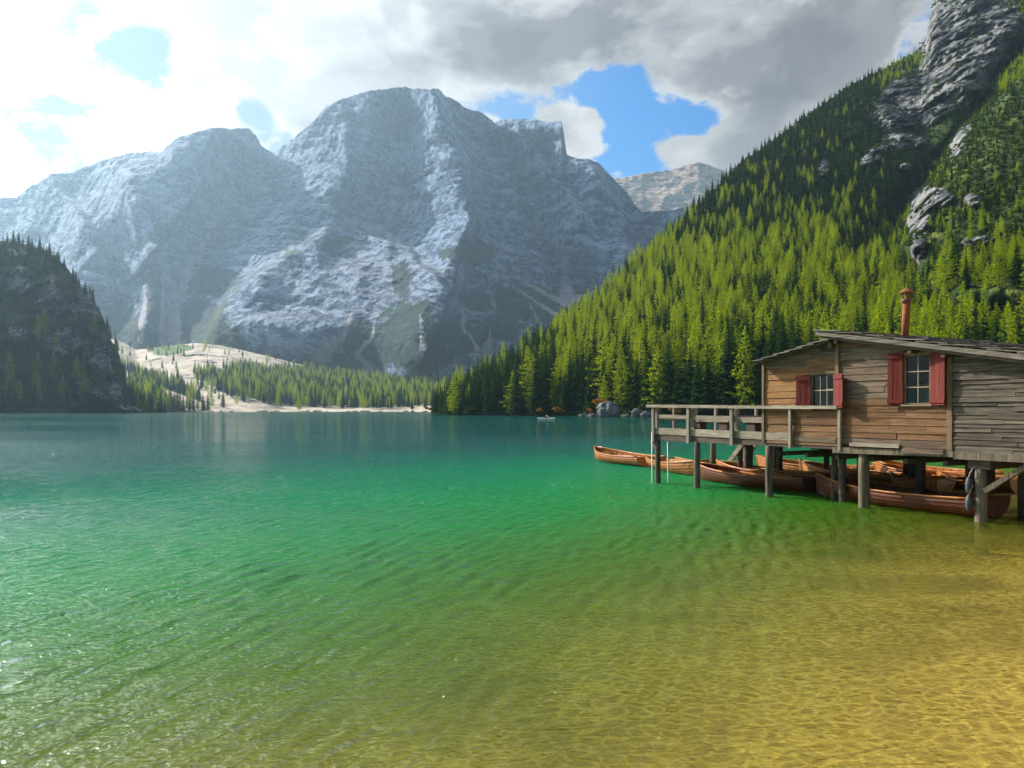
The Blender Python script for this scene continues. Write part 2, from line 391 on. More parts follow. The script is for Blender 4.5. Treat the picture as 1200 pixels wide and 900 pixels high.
def bed_mat():
    m, nt, out = material('lake_bed_gravel'); pos = world_pos(nt)
    n0 = noise(nt, pos, .22, 5, .6, .4); n1 = noise(nt, pos, 1.1, 5, .65)
    st = voro(nt, pos, 8.5); st2 = voro(nt, pos, 20.); cid = voro(nt, pos, 8.5, out='Color')
    col = mix(nt, n1, (.20, .135, .035), (.48, .35, .13))
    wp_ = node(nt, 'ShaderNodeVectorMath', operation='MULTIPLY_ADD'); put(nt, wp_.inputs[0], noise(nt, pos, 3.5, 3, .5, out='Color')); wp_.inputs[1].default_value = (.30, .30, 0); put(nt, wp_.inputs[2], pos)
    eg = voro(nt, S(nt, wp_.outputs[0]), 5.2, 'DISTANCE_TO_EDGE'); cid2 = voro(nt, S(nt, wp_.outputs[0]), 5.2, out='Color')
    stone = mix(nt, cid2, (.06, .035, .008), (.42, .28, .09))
    col = mix(nt, ss(eg, .02, .20)*.85, (.80, .64, .30), mix(nt, .85, stone, col))  # pale mesh between stones imitates caustic light, put into the bed colour
    col = mix(nt, ss(n1, .55, .72)*.5, col, (.14, .08, .018))
    col = mix(nt, ss(n0, .50, .62)*.72, col, (.11, .085, .02))
    principled(nt, out, col, .9, bump(nt, (st*-1.)+(st2*-.4), .7, .06), .2); return m
def water_mat():
    m, nt, out = material('lake_water'); pos = world_pos(nt); x, y, z = sep(nt, pos)
    dep = attr(nt, 'depth')
    # wind ripples: crossing trains plus chop, calmer with distance
    w0 = noise(nt, pos, .35, 3, .5)
    rr = mapping(nt, pos, (1, 1, 1), (0, 0, R(-68)))
    a1 = noise(nt, mapping(nt, rr, (1.0, 4.4, 1)), 1, 2, .45, .5)
    a2 = noise(nt, mapping(nt, mapping(nt, pos, (1, 1, 1), (0, 0, R(-8))), (2.2, 6.5, 1), loc=(4, 9, 0)), 1, 2, .5, .6)
    a3 = noise(nt, pos, 17, 3, .55, .3)
    gust = ss(noise(nt, mapping(nt, pos, (.035, .05, 1)), 1, 3, .5), .35, .65)*.6+.5
    fd = 1-attr(nt, 'calm')*.80
    h = ((a1-.5).abs()*-1.5+a1*.35+(a2-.5).abs()*-.75)*gust*fd+a3*.05
    dist = (x*x+y*y).pow(.5)
    amp = (ss(dist, 75., 5.)*.92+.08)
    bp = node(nt, 'ShaderNodeBump'); put(nt, bp.inputs['Height'], h*amp); bp.inputs['Strength'].default_value = 1.0; bp.inputs['Distance'].default_value = .60
    nrm = S(nt, bp.outputs[0])
    body = ramp(nt, dep/6., [(0, (.20, .16, .015)), (.09, (.105, .135, .010)), (.16, (.042, .150, .010)), (.24, (.010, .175, .036)), (.40, (.001, .130, .056)), (.65, (.001, .080, .056)), (1, (.001, .056, .049))])
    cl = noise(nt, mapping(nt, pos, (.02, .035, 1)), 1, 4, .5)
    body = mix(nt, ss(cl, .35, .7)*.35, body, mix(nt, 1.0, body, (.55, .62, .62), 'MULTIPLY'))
    df = node(nt, 'ShaderNodeBsdfDiffuse'); put(nt, df.inputs[0], body)
    tr = node(nt, 'ShaderNodeBsdfTransparent'); rf = node(nt, 'ShaderNodeBsdfRefraction'); rf.inputs['IOR'].default_value = 1.18; rf.inputs['Roughness'].default_value = .02
    put(nt, rf.inputs['Normal'], nrm)
    tint = ramp(nt, dep/4., [(0, (1, .98, .84)), (.12, (.94, .90, .56)), (.35, (.74, .86, .36)), (1, (.40, .85, .45))])
    put(nt, tr.inputs[0], tint); put(nt, rf.inputs[0], tint)
    m0 = node(nt, 'ShaderNodeMixShader'); m0.inputs[0].default_value = .45
    nt.links.new(tr.outputs[0], m0.inputs[1]); nt.links.new(rf.outputs[0], m0.inputs[2])
    turb = 1-((dep-.50).max(0.)*-1.9).exp()
    m1 = node(nt, 'ShaderNodeMixShader'); put(nt, m1.inputs[0], turb.clamp())
    nt.links.new(m0.outputs[0], m1.inputs[1]); nt.links.new(df.outputs[0], m1.inputs[2])
    gl = node(nt, 'ShaderNodeBsdfGlossy'); gl.inputs['Roughness'].default_value = .05; put(nt, gl.inputs['Normal'], nrm)
    put(nt, gl.inputs['Roughness'], ss(dist, 20., 400.)*.07+.018)
    fr = node(nt, 'ShaderNodeFresnel'); fr.inputs[0].default_value = 1.333; put(nt, fr.inputs['Normal'], nrm)
    ff = S(nt, fr.outputs[0]); ff = (ff*.98).min(.62)
    m2 = node(nt, 'ShaderNodeMixShader'); put(nt, m2.inputs[0], ff.clamp())
    nt.links.new(m1.outputs[0], m2.inputs[1]); nt.links.new(gl.outputs[0], m2.inputs[2]); nt.links.new(m2.outputs[0], out.inputs[0])
    return m
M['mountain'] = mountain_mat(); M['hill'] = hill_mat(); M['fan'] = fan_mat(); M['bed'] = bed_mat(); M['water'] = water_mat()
def stone_mat():
    m, nt, out = material('shore_stone'); c = coords(nt); n = noise(nt, c, 1.6, 6, .65)
    principled(nt, out, mix(nt, ss(n, .3, .7), (.045, .055, .07), (.17, .17, .165)), .9, bump(nt, n, .7, .25), .2); return m
M['stone'] = stone_mat()
# ------------------------------------------------------------------ ground, lake
def lake_depth(x, y):
    q = .72*(y-1.15*x)+3.7
    d = np.where(q > 0, .35+.03*q+.012*np.clip(q-4, 0, 60)**1.6, .35+.10*q)
    d = d+.12*fbm(x*.12, y*.12, x*0, 3)*np.clip(q, 0, 8)/8
    return np.clip(d, -2.5, 9)
def axis(a, b, fine, lo, hi, grow=1.12):
    c = list(np.arange(lo, hi+1e-6, fine)); s = fine
    while c[-1] < b: s *= grow; c.append(min(b, c[-1]+s))
    s = fine
    while c[0] > a: s *= grow; c.insert(0, max(a, c[0]-s))
    return np.array(c)
gx, gy = np.meshgrid(axis(-6500, 6500, .5, -30, 30), axis(-600, 6500, .5, -4, 46))
dep = lake_depth(gx, gy)
near = np.hypot(gx, gy-20) < 420
gz = np.where(near, -dep, -9.)
gz = np.where((gy > 1080) | (np.abs(gx) > 1000), 1.0, gz)
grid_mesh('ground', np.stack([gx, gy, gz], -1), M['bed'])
wx, wy = np.meshgrid(axis(-900, 900, .042, -12.5, 12.5, 1.10), axis(-25, 1060, .042, 2.6, 20.5, 1.06))
wd = lake_depth(wx, wy)
def ripples(x, y):
    h = np.zeros_like(x); r = np.random.default_rng(12)
    for n, a0, sp, l0, l1, amp in ((24, -20, 9, .20, .38, .135), (14, -58, 22, .26, .70, .060), (8, 20, 40, .6, 1.9, .028)):
        for _ in range(n):
            a = R(a0+r.normal()*sp); L = math.exp(r.uniform(math.log(l0), math.log(l1))); k = 2*math.pi/L
            p = k*(math.cos(a)*x+math.sin(a)*y)+r.uniform(0, 6.28); s_ = amp/math.sqrt(n/2)
            h += s_/k*(np.sin(p)+.18*np.cos(2*p))
    return h
gustm = .55+.65*sstep(-.35, .45, fbm(wx*.16, wy*.11, wx*0+2, 3))
wfade = sstep(14.5, 11.5, np.abs(wx))*sstep(23.0, 17.0, wy)*sstep(1.5, 3.0, wy)
wz = ripples(wx, wy)*gustm*wfade
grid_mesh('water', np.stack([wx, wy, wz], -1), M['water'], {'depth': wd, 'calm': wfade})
# ------------------------------------------------------------------ main massif
def massif():
    nx, ny = 1000, 380
    px = np.linspace(-260, 960, nx)
    ridge = [(-260, 262), (-120, 250), (0, 232), (20, 232), (35, 220), (60, 205), (85, 203), (120, 190), (150, 181), (178, 178), (190, 180), (205, 166), (225, 157), (245, 153), (292, 152),
             (300, 160), (306, 172), (320, 181), (345, 163), (372, 140), (385, 124), (400, 117), (430, 109), (455, 107), (475, 105), (513, 106), (520, 112), (530, 116), (543, 126), (550, 130), (560, 131), (572, 139),
             (580, 145), (590, 142), (600, 141), (658, 143), (661, 160), (664, 183), (680, 188), (690, 188), (702, 192), (712, 204), (722, 216), (735, 228), (745, 243), (752, 250), (790, 248), (830, 240), (900, 255), (960, 260)]
    rx, ry = zip(*ridge); Rg = np.interp(px, rx, ry)
    Rg = Rg+2.2*fbm(px*.12, px*0, px*0+3, 4, .6)*np.interp(px, [0, 200, 320, 500, 760], [.4, .5, .6, .5, 1.2])
    Bs = np.interp(px, [-260, 130, 200, 330, 450, 560, 960], [470, 445, 430, 446, 460, 465, 470])
    f = np.linspace(0, 1, ny)[:, None]
    Rs = np.interp(px, [-260, 0, 150, 270, 330, 420, 500, 600, 700, 760, 960], [262, 236, 192, 165, 165, 122, 114, 145, 205, 245, 262])
    PX = np.broadcast_to(px, (ny, nx)); PY = Bs+(Rs-Bs)*f+(Rg-Rs)*f**9
    rY = np.interp(px, [-260, 0, 200, 320, 460, 600, 680, 760, 960], [3200, 3000, 2850, 2950, 2900, 2750, 2500, 2300, 2200])
    Y = 1600+(rY-1600)*f**1.0
    L = dist_poly
    def lf(pts, w, a): return a*np.exp(-(L(PX, PY, pts)/w)**2)
    Y = Y+lf([(515, 100), (530, 180), (545, 260), (520, 330), (480, 440)], 38, -210)
    Y = Y+lf([(560, 150), (600, 240), (640, 330), (690, 360)], 32, 110)
    Y = Y+lf([(665, 200), (690, 240), (655, 300), (630, 330)], 30, -80)
    Y = Y+lf([(318, 180), (270, 240), (235, 300), (205, 400)], 26, 220)
    Y = Y+lf([(245, 150), (170, 220), (110, 260), (90, 330)], 34, -190)
    Y = Y+lf([(150, 215), (175, 290), (170, 380)], 18, -110)
    Y = Y+lf([(430, 110), (420, 180), (350, 250), (300, 330)], 26, -110)
    Y = Y+lf([(470, 130), (460, 220), (420, 280)], 20, 110)
    Y = Y+lf([(590, 150), (660, 150)], 14, -110)
    for pts, A, w, dec in (([(100, 500), (190, 540), (260, 548), (330, 530), (440, 490)], 300, 20, 90), ([(118, 398), (200, 408), (300, 372)], 110, 16, 60), ([(188, 688), (240, 716), (300, 742), (360, 760)], 170, 14, 60), ([(152, 250), (230, 226), (330, 150)], 150, 16, 60),
                            ([(200, 590), (260, 612), (340, 640)], 130, 12, 50), ([(205, 60), (280, 108), (350, 130)], 120, 14, 50), ([(150, 610), (200, 640), (260, 690)], 90, 10, 40), ([(120, 450), (200, 470), (280, 455)], 90, 12, 50)):
        xs = np.interp(PY, [p[0] for p in pts], [p[1] for p in pts])+9*fbm(PY/34, PY*0+A, PX*0, 3); q = PX-xs
        r_ = sstep(pts[0][0]-25, pts[0][0]+30, PY)*sstep(pts[-1][0]+40, pts[-1][0]-30, PY)
        Y = Y+A*r_*np.where(q > 0, sstep(0, w, q)*np.exp(-np.clip(q-w, 0, 999)/dec), 0)-A*.35*r_*np.where(q < 0, np.exp(q/40.), np.exp(-q/8.))
    # forward buttress with a sharp crest
    cx = [180, 240, 262, 300, 340, 380, 420, 470, 520, 600]; cy = [470, 392, 350, 318, 292, 268, 262, 285, 330, 480]
    crest = np.interp(PX, cx, cy)
    crest = crest+7*fbm(PX*.03, PX*0+9, PX*0, 3)
    inside = sstep(-9, 10, PY-crest)*sstep(170, 250, PX)*sstep(600, 440, PX)*sstep(0, .25, f+0*PX)
    Y = Y-inside*(190+.9*np.clip(PY-crest, 0, 120))
    cx2 = [520, 560, 600, 615, 640]; cy2 = [330, 240, 260, 330, 420]
    X = (PX-CX)/F*Y; Z = CH+(HY-PY)/F*Y
    # rock relief: buttresses and gullies, then ledges
    wpx = 110*fbm(X/700, Y/700, Z/700, 3); wz = 90*fbm(X/500+9, Y/500, Z/500, 3)
    g1 = fbm((X+wpx)/330, Y/900, (Z+wz)/700, 5, .55, True)
    g2 = fbm((X+.5*Z+wpx)/95+7, Y/300, (Z-.3*X+wz)/300, 6, .58, True)
    g3 = fbm(X/40, Y/60, Z/44+5, 4, .6)
    lay = (Z+.24*X+wz*.45+30*fbm(X/260, Y/260, Z/260, 3))
    led = lambda p: (lay/p-np.floor(lay/p))
    l1, l2 = led(92.), led(34.)
    upper = sstep(.1, .45, f+0*PX)
    g4 = fbm(X/16+3, Y/24, Z/13, 4, .6)
    dY = -62*g1*(.4+.6*upper)-24*g2-10*g3-5*g4+(34*(1-l1)**2+17*(1-l2)**2)*upper*(.25+1.0*sstep(-.3, .3, fbm(X/400, Y/400, Z/400+40, 2)))
    edge = sstep(0, .16, f+0*PX)
    Y2 = Y+dY*edge
    P = unproj(PX, PY+0*Y2, Y2)
    P[..., 2] = CH+(HY-PY)/F*(Y+dY*edge*.55)          # part of the relief also moves heights
    P[-1, :, 2] += 0
    # cover masks
    n = fbm(X/160, Y/160, Z/160, 4)
    pn = fbm(PX/22, PY/30, PX*0, 4)
    veg = np.zeros_like(PX); scr = np.zeros_like(PX); lush = np.zeros_like(PX)
    QX = PX+9*fbm(PX/16, PY/22, PX*0+4, 5, .6); QY = PY+13*fbm(PX/14, PY/22, PX*0+8, 5, .6); SX = PX+6*fbm(PX/9, PY/12, PX*0+14, 5, .65)
    for a in [(150, 395, 26, 34), (180, 345, 13, 38), (172, 405, 18, 20), (232, 375, 32, 30, .1), (245, 330, 34, 18), (262, 400, 30, 20), (290, 420, 60, 12, .2), (345, 432, 50, 10, .15), (440, 400, 40, 26),
              (480, 385, 36, 34), (520, 400, 26, 26), (545, 400, 20, 22), (555, 297, 26, 16, .15), (530, 303, 16, 9), (562, 352, 16, 14), (600, 352, 22, 20), (640, 360, 50, 22, .4), (670, 350, 30, 16), (470, 330, 12, 26), (500, 420, 40, 16), (420, 425, 30, 12),
              (135, 380, 16, 30), (190, 275, 12, 14), (395, 285, 20, 6, -.3), (590, 385, 22, 18)]:
        veg = np.maximum(veg, ell(QX, QY, *a)*1.3)
    for pts, w in [([(268, 225), (248, 270), (225, 310), (205, 360), (205, 410)], 8), ([(205, 340), (200, 400), (215, 430)], 17), ([(225, 320), (205, 350)], 8), ([(170, 270), (172, 320), (165, 400)], 4), ([(192, 300), (190, 400)], 4),
                   ([(412, 365), (400, 395), (375, 418)], 9), ([(440, 350), (436, 395), (418, 415), (440, 440)], 4), ([(492, 370), (496, 410), (480, 440)], 7), ([(545, 385), (560, 410)], 3), ([(575, 385), (572, 415)], 3),
                   ([(605, 325), (640, 345), (665, 358)], 4), ([(600, 335), (650, 368)], 3), ([(725, 325), (690, 350), (665, 350)], 5), ([(660, 300), (665, 350)], 10), ([(540, 355), (545, 390)], 3), ([(620, 355), (632, 380)], 2.2)]:
        y0_, y1_ = pts[0][1], pts[-1][1]; tp_ = np.clip((PY-y0_)/(y1_-y0_), 0, 1); scr = np.maximum(scr, (.62+.42*tp_)*np.exp(-(L(SX, PY, pts)/(w*(.45+.75*tp_)))**2))
    veg = veg*(1-sstep(.3, .8, scr))
    veg = veg+.16*sstep(.5, .1, f+0*PX)*sstep(-.2, .4, n)
    lush = np.maximum(np.exp(-((PY-crest-4)/6)**2)*sstep(230, 260, PX)*sstep(440, 380, PX)*.6, sstep(.14, .03, f+0*PX)*.7)
    veg = np.maximum(veg, np.exp(-((PY-crest-5)/7)**2)*sstep(225, 260, PX)*sstep(440, 400, PX)*(.45+.7*pn))
    # back slope
    back = np.concatenate([shift_back(P[-1:], 90, None), shift_back(P[-1:], 900, -8)])
    front = P[:1].copy(); front[..., 1] -= 120; front[..., 2] = -30
    P = np.concatenate([front, P, back]); e = lambda a: np.concatenate([a[:1], a, a[-1:], a[-1:]])
    grid_mesh('mountain', P, M['mountain'], {'veg': e(veg), 'scree': e(scr), 'lush': e(lush)})
massif()
def far_peak():
    nx, ny = 260, 110; px = np.linspace(640, 1100, nx)
    Rg = np.interp(px, [640, 700, 722, 742, 760, 785, 800, 818, 828, 840, 880, 960, 1100], [232, 215, 209, 206, 202, 200, 195, 190, 192, 197, 212, 225, 240])
    Rg = Rg+2.2*fbm(px*.13, px*0, px*0+7, 4, .6)
    f = np.linspace(0, 1, ny)[:, None]; PX = np.broadcast_to(px, (ny, nx)); PY = 330+(Rg-330)*f
    Y = 3900+1300*f; X = (PX-CX)/F*Y; Z = CH+(HY-PY)/F*Y
    Y = Y-150*fbm(X/420, Y/900, Z/420, 6, .55, True)-40*fbm(X/90, Y/90, Z/60, 4)
    P = unproj(PX, PY, Y); back = shift_back(P[-1:], 900, -8)
    fr = P[:1].copy(); fr[..., 2] = -20
    m, nt, out = material('sunlit_far_rock'); pos = world_pos(nt)
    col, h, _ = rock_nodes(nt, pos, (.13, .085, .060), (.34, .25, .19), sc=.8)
    principled(nt, out, col, .95, bump(nt, h, .9, 30), .1)
    grid_mesh('mountain', np.concatenate([fr, P, back]), m)
far_peak()
# ------------------------------------------------------------------ generic slope sheet; trees are scattered on it
def sheet_points(P, PX, PY, dens, n, minsep):
    """n random points on a grid of 3-D points, weighted by ground area * dens"""
    A = P[:-1, :-1]; B = P[:-1, 1:]; C = P[1:, :-1]
    ar = np.abs((B-A)[..., 0]*(C-A)[..., 1]-(B-A)[..., 1]*(C-A)[..., 0])*dens[:-1, :-1]
    cdf = np.cumsum(ar.reshape(-1)); cdf /= cdf[-1]
    pts = []; cell = {}
    for k in np.searchsorted(cdf, rng.random(n*6)):
        r, c = divmod(int(k), P.shape[1]-1); u, v = rng.random(2)
        p = A[r, c]+(B[r, c]-A[r, c])*u+(C[r, c]-A[r, c])*v; key = (int(p[0]//minsep), int(p[1]//minsep))
        if any((cell.get((key[0]+i, key[1]+j)) is not None and np.hypot(*(cell[(key[0]+i, key[1]+j)]-p[:2])) < minsep) for i in (-1, 0, 1) for j in (-1, 0, 1)): continue
        cell[key] = p[:2]; pts.append((p, PX[r, c], PY[r, c]))
        if len(pts) >= n: break
    return pts
TREES = []      # (x, y, z, height, species, zone)
def hillside():
    nx, ny = 420, 330; px = np.linspace(505, 1560, nx)
    sh = np.interp(px, [505, 530, 620, 720, 830, 950, 1080, 1200, 1560], [372, 345, 305, 268, 240, 222, 205, 190, 150])
    sh = sh+5*fbm(px*.05, px*0, px*0, 3)
    rp = np.interp(px, [505, 530, 560, 600, 640, 680, 720, 760, 800, 830, 870, 900, 950, 1000, 1040, 1078, 1086, 1092, 1100, 1130, 1200, 1560],
                   [482, 474, 462, 440, 418, 385, 345, 305, 258, 228, 190, 168, 132, 98, 78, 58, 40, 5, -10, -40, -130, -420])
    ry = np.interp(px, [505, 560, 640, 720, 830, 900, 1000, 1090, 1200, 1560], [380, 400, 440, 490, 570, 630, 710, 790, 860, 900])
    f = np.linspace(0, 1, ny)[:, None]; PX = np.broadcast_to(px, (ny, nx))
    zs = CH+(HY-rp)/F*ry
    base = HY+CH*F/sh
    rs = np.interp(px, [505, 600, 700, 830, 1000, 1080, 1130, 1200, 1560], [482, 440, 366, 232, 100, 40, -50, -140, -420])
    PY = base+(rs-base)*f+(rp-rs)*f**7
    Y = sh+(ry-sh)*(f**1.18)
    # cliff bands and the nearer rocky spur on the right
    cl = ell(PX, PY, 1110, 110, 75, 52, .1)
    spur = sstep(-14, 14, PX-np.interp(PY, [-200, 60, 110, 170, 240, 290, 330, 380], [1290, 1210, 1165, 1120, 1075, 1062, 1082, 1120]))*sstep(400, 330, PY)
    Y = Y-spur*70*sstep(-150, 100, PY)
    Y = Y+45*np.exp(-(dist_poly(PX, PY, [(1190, 60), (1130, 165), (1070, 220), (1000, 320)])/16)**2)
    X = (PX-CX)/F*Y; Z = CH+(HY-PY)/F*Y
    rock = np.zeros_like(PX)
    for a in [(1105, 45, 30, 55), (1150, 30, 50, 60), (1075, 115, 55, 36, -.2), (1120, 85, 50, 40, .3), (1050, 138, 30, 16), (965, 196, 7, 11), (1025, 182, 22, 9, -.6), (1062, 195, 9, 6), (1150, 60, 18, 50), (1060, 165, 30, 10),
              (1078, 250, 16, 40, .15), (1095, 232, 26, 13), (1075, 290, 10, 22), (1140, 235, 12, 8), (1145, 282, 20, 6), (1125, 165, 10, 26, .5), (830, 215, 14, 18), (810, 235, 16, 12)]:
        rock = np.maximum(rock, ell(PX, PY, *a))
    rock = np.clip(rock*1.05+.12*sstep(-.1, .4, fbm(X/40, Y/40, Z/40, 3)), 0, 1)
    r = sstep(.3, .8, rock)
    dY = -16*fbm(X/90, Y/120, Z/80, 5, .5, True)-r*(26*fbm(X/30, Y/60, Z/38, 5, .6, True)+8*fbm(X/9, Y/9, Z/4, 4))-3*fbm(X/14, Y/14, Z/14, 3)
    w = sstep(0, .06, f+0*PX)*sstep(1.0, .93, f+0*PX)
    Y = Y+dY*w
    P = unproj(PX, PY, Y); P[..., 2] += 1.8*fbm(X/22, Y/22, Z*0, 4)*sstep(0, .03, f+0*PX)
    lush = np.clip(sstep(300, 190, PX*0+PY)*.5+spur, 0, 1)
    fr = P[:2].copy(); fr[0, :, 1] -= 14; fr[0, :, 2] = -5; fr[1, :, 1] -= 1.5; fr[1, :, 2] = -.4
    back = np.concatenate([shift_back(P[-1:], 25, None), shift_back(P[-1:], 500, -10)])
    e = lambda a: np.concatenate([a[:2], a, a[-1:], a[-1:]])
    grid_mesh('hill', np.concatenate([fr, P, back]), M['hill'], {'rock': e(rock), 'lush': e(lush)})
    # trees
    n1 = fbm(X/60, Y/60, Z*0, 3)
    up = sstep(330, 150, PY)                                                     # thins out with height
    low = sstep(.72, .45, (f+0*PX)/np.interp(PX, [505, 700, 830, 1100, 1200], [1.2, 1.3, 1.0, .62, .55]))
    dens = (low*1.0+(1-low)*np.clip(.34+.6*n1, .06, 1))*(1-sstep(.35, .6, rock))*(1-.72*spur*sstep(330, 290, PY))
    dens = dens*sstep(1500, 1380, PX)
    dens = dens*(1+1.5*sstep(.90, .97, f+0*PX)*sstep(1090, 1060, PX))
    for p, qx, qy in sheet_points(P, PX, PY, dens, 9000, 3.3):
        b = math.sin(qx*.021+qy*.03)*.5
        lo = float(np.interp(qy, [120, 190, 250, 300, 420, 500], [.06, .08, .26, .60, .56, .32]))  # species mix by height; its colours also imitate sunlit band and cloud shadow
        if qx < 640: lo *= .35
        if 700 < qx < 830 and qy < 300: lo *= .7
        if qy < 110 and qx > 1030: lo = .8
        lo += .22*float(perlin(np.array(p[0]/45.), np.array(p[1]/45.), np.array(2.5)))
        sp = 'larch' if rng.random() < lo else 'spruce'
        h = float(np.interp(qy, [60, 180, 260, 330, 480], [6, 7.5, 10.5, 15.5, 21]))*(.62+.62*rng.random())*(.68+.32*min(1, max(0, (qx-520)/110)))
        if qx > 1040 and 120 < qy < 330: h *= .6
        TREES.append((p[0], p[1], p[2]-.3, h, sp, 'right'))
    # low shrubs on the upper slope and the spur
    sd = np.clip((1-low)*.8+spur*.9*sstep(340, 300, PY)+.1, 0, 1)*(1-sstep(.45, .75, rock)*.93)*sstep(1320, 1260, PX)
    return sheet_points(P, PX, PY, sd, 7500, 2.6)
SHRUBS = hillside()
def left_cliff():
    nx, ny = 360, 240; px = np.linspace(-330, 196, nx)
    top = np.interp(px, [-330, -100, 0, 30, 58, 70, 82, 95, 106, 116, 124, 130, 138, 144, 150, 160, 175, 196], [225, 262, 282, 286, 295, 306, 318, 335, 345, 362, 380, 398, 410, 432, 455, 468, 476, 484])
    top = top+3*fbm(px*.09, px*0, px*0+3, 3)
    sh = np.interp(px, [-330, 0, 100, 196], [380, 500, 560, 640]); rY = np.interp(px, [-330, 0, 60, 120, 150, 196], [620, 660, 640, 620, 625, 655])
    f = np.linspace(0, 1, ny)[:, None]; PX = np.broadcast_to(px, (ny, nx)); base = HY+CH*F/sh; PY = base+(top-base)*f
    Y = sh+(rY-sh)*f**.8
    X = (PX-CX)/F*Y; Z = CH+(HY-PY)/F*Y
    rock = np.zeros_like(PX)
    for a in [(60, 350, 34, 30), (100, 360, 26, 40), (120, 420, 22, 46), (75, 400, 30, 24), (20, 330, 30, 20), (20, 390, 18, 22), (60, 365, 10, 30), (135, 455, 16, 20), (105, 455, 34, 8, .55), (150, 478, 22, 5, .2)]:
        rock = np.maximum(rock, ell(PX, PY, *a))
    r = sstep(.25, .7, rock)
    dY = -22*fbm(X/70, Y/90, Z/90, 5, .55, True)-r*(18*fbm(X/22, Y/40, Z/34, 5, .6, True)+4*fbm(X/7, Y/7, Z/5, 3))
    Y = Y+dY*sstep(0, .08, f+0*PX)*sstep(1, .93, f+0*PX)
    P = unproj(PX, PY, Y)
    fr = P[:1].copy(); fr[..., 1] -= 15; fr[..., 2] = -5
    back = np.concatenate([shift_back(P[-1:], 30, None), shift_back(P[-1:], 300, -10)])
    e = lambda a: np.concatenate([a[:1], a, a[-1:], a[-1:]])
    grid_mesh('cliff', np.concatenate([fr, P, back]), M['hill'], {'rock': e(rock*.66), 'lush': e(rock*0)})
    d = (1-sstep(.3, .62, rock))*np.where(PY > 400, 1.0, .55)
    for p, qx, qy in sheet_points(P, PX, PY, d+2.5*sstep(.93, .98, f+0*PX), 900, 4.5):
        h = (20 if qy > 390 else 11)*(.6+.6*rng.random())
        if qx > 125: h *= .55
        TREES.append((p[0], p[1], p[2]-.3, h, 'larch' if (rng.random() < (.22 if qy > 390 else .06)) else 'spruce', 'left'))
left_cliff()
def fan():
    nx, ny = 300, 150; px = np.linspace(60, 640, nx)
    sh = np.interp(px, [60, 150, 240, 300, 330, 450, 520, 640], [660, 700, 820, 850, 900, 900, 860, 900]); sh = sh+8*fbm(px*.06, px*0, px*0, 3)
    top = np.interp(px, [60, 138, 160, 200, 230, 260, 300, 340, 380, 420, 460, 520, 640], [396, 398, 410, 405, 402, 405, 414, 424, 434, 441, 445, 446, 450])
    f = np.linspace(0, 1, ny)[:, None]; PX = np.broadcast_to(px, (ny, nx)); base = HY+CH*F/sh; PY = base+(top-base)*f
    Y = sh+(1480-sh)*f**1.12
    X = (PX-CX)/F*Y; Z = CH+(HY-PY)/F*Y
    Y = Y-45*fbm(X/110, Y/110, Z*0, 6, .6)*sstep(0, .1, f+0*PX)
    P = unproj(PX, PY, Y)
    veg = np.zeros_like(PX)
    for a in [(390, 455, 150, 24, .03), (345, 455, 85, 22, .05), (430, 460, 90, 20), (290, 440, 30, 12, .1), (500, 458, 60, 18), (196, 410, 24, 7), (215, 408, 14, 4), (185, 448, 60, 3.5, .42), (170, 462, 22, 14, .3), (400, 436, 40, 4, .2), (240, 440, 14, 8), (560, 450, 60, 30)]:
        veg = np.maximum(veg, ell(PX, PY, *a)*1.05)
    veg = veg*sstep(HY+CH*F/sh+.2, HY+CH*F/sh-4, PY)
    fr = P[:1].copy(); fr[..., 1] -= 25; fr[..., 2] = -4
    back = np.concatenate([shift_back(P[-1:], 60, None), shift_back(P[-1:], 400, -10)])
    e = lambda a: np.concatenate([a[:1], a, a[-1:], a[-1:]])
    grid_mesh('gravel_fan', np.concatenate([fr, P, back]), M['fan'], {'veg': e(veg)})
    d = sstep(.30, .65, veg)+.012
    d = d*np.where((PX > 175) & (PX < 235) & (PY < 416), .03, 1)
    for p, qx, qy in sheet_points(P, PX, PY, d, 5200, 3.8):
        h = (17 if qy > 446 else 13)*(.6+.7*rng.random())
        TREES.append((p[0], p[1], p[2]-.3, h, 'larch' if rng.random() < .36 else 'spruce', 'far'))
    # loose dark spruces along the gravel shore on the left
    for k in range(90):
        qx = 150+90*rng.random()**1.3; i = int(np.searchsorted(px, qx)); r_ = int(rng.integers(0, 10 if qx > 185 else 26))
        p = P[r_, i]; TREES.append((p[0]+rng.normal()*3, p[1]+rng.normal()*6, p[2]-.4, 9+13*rng.random(), 'larch' if rng.random() < .2 else 'spruce', 'far'))
fan()
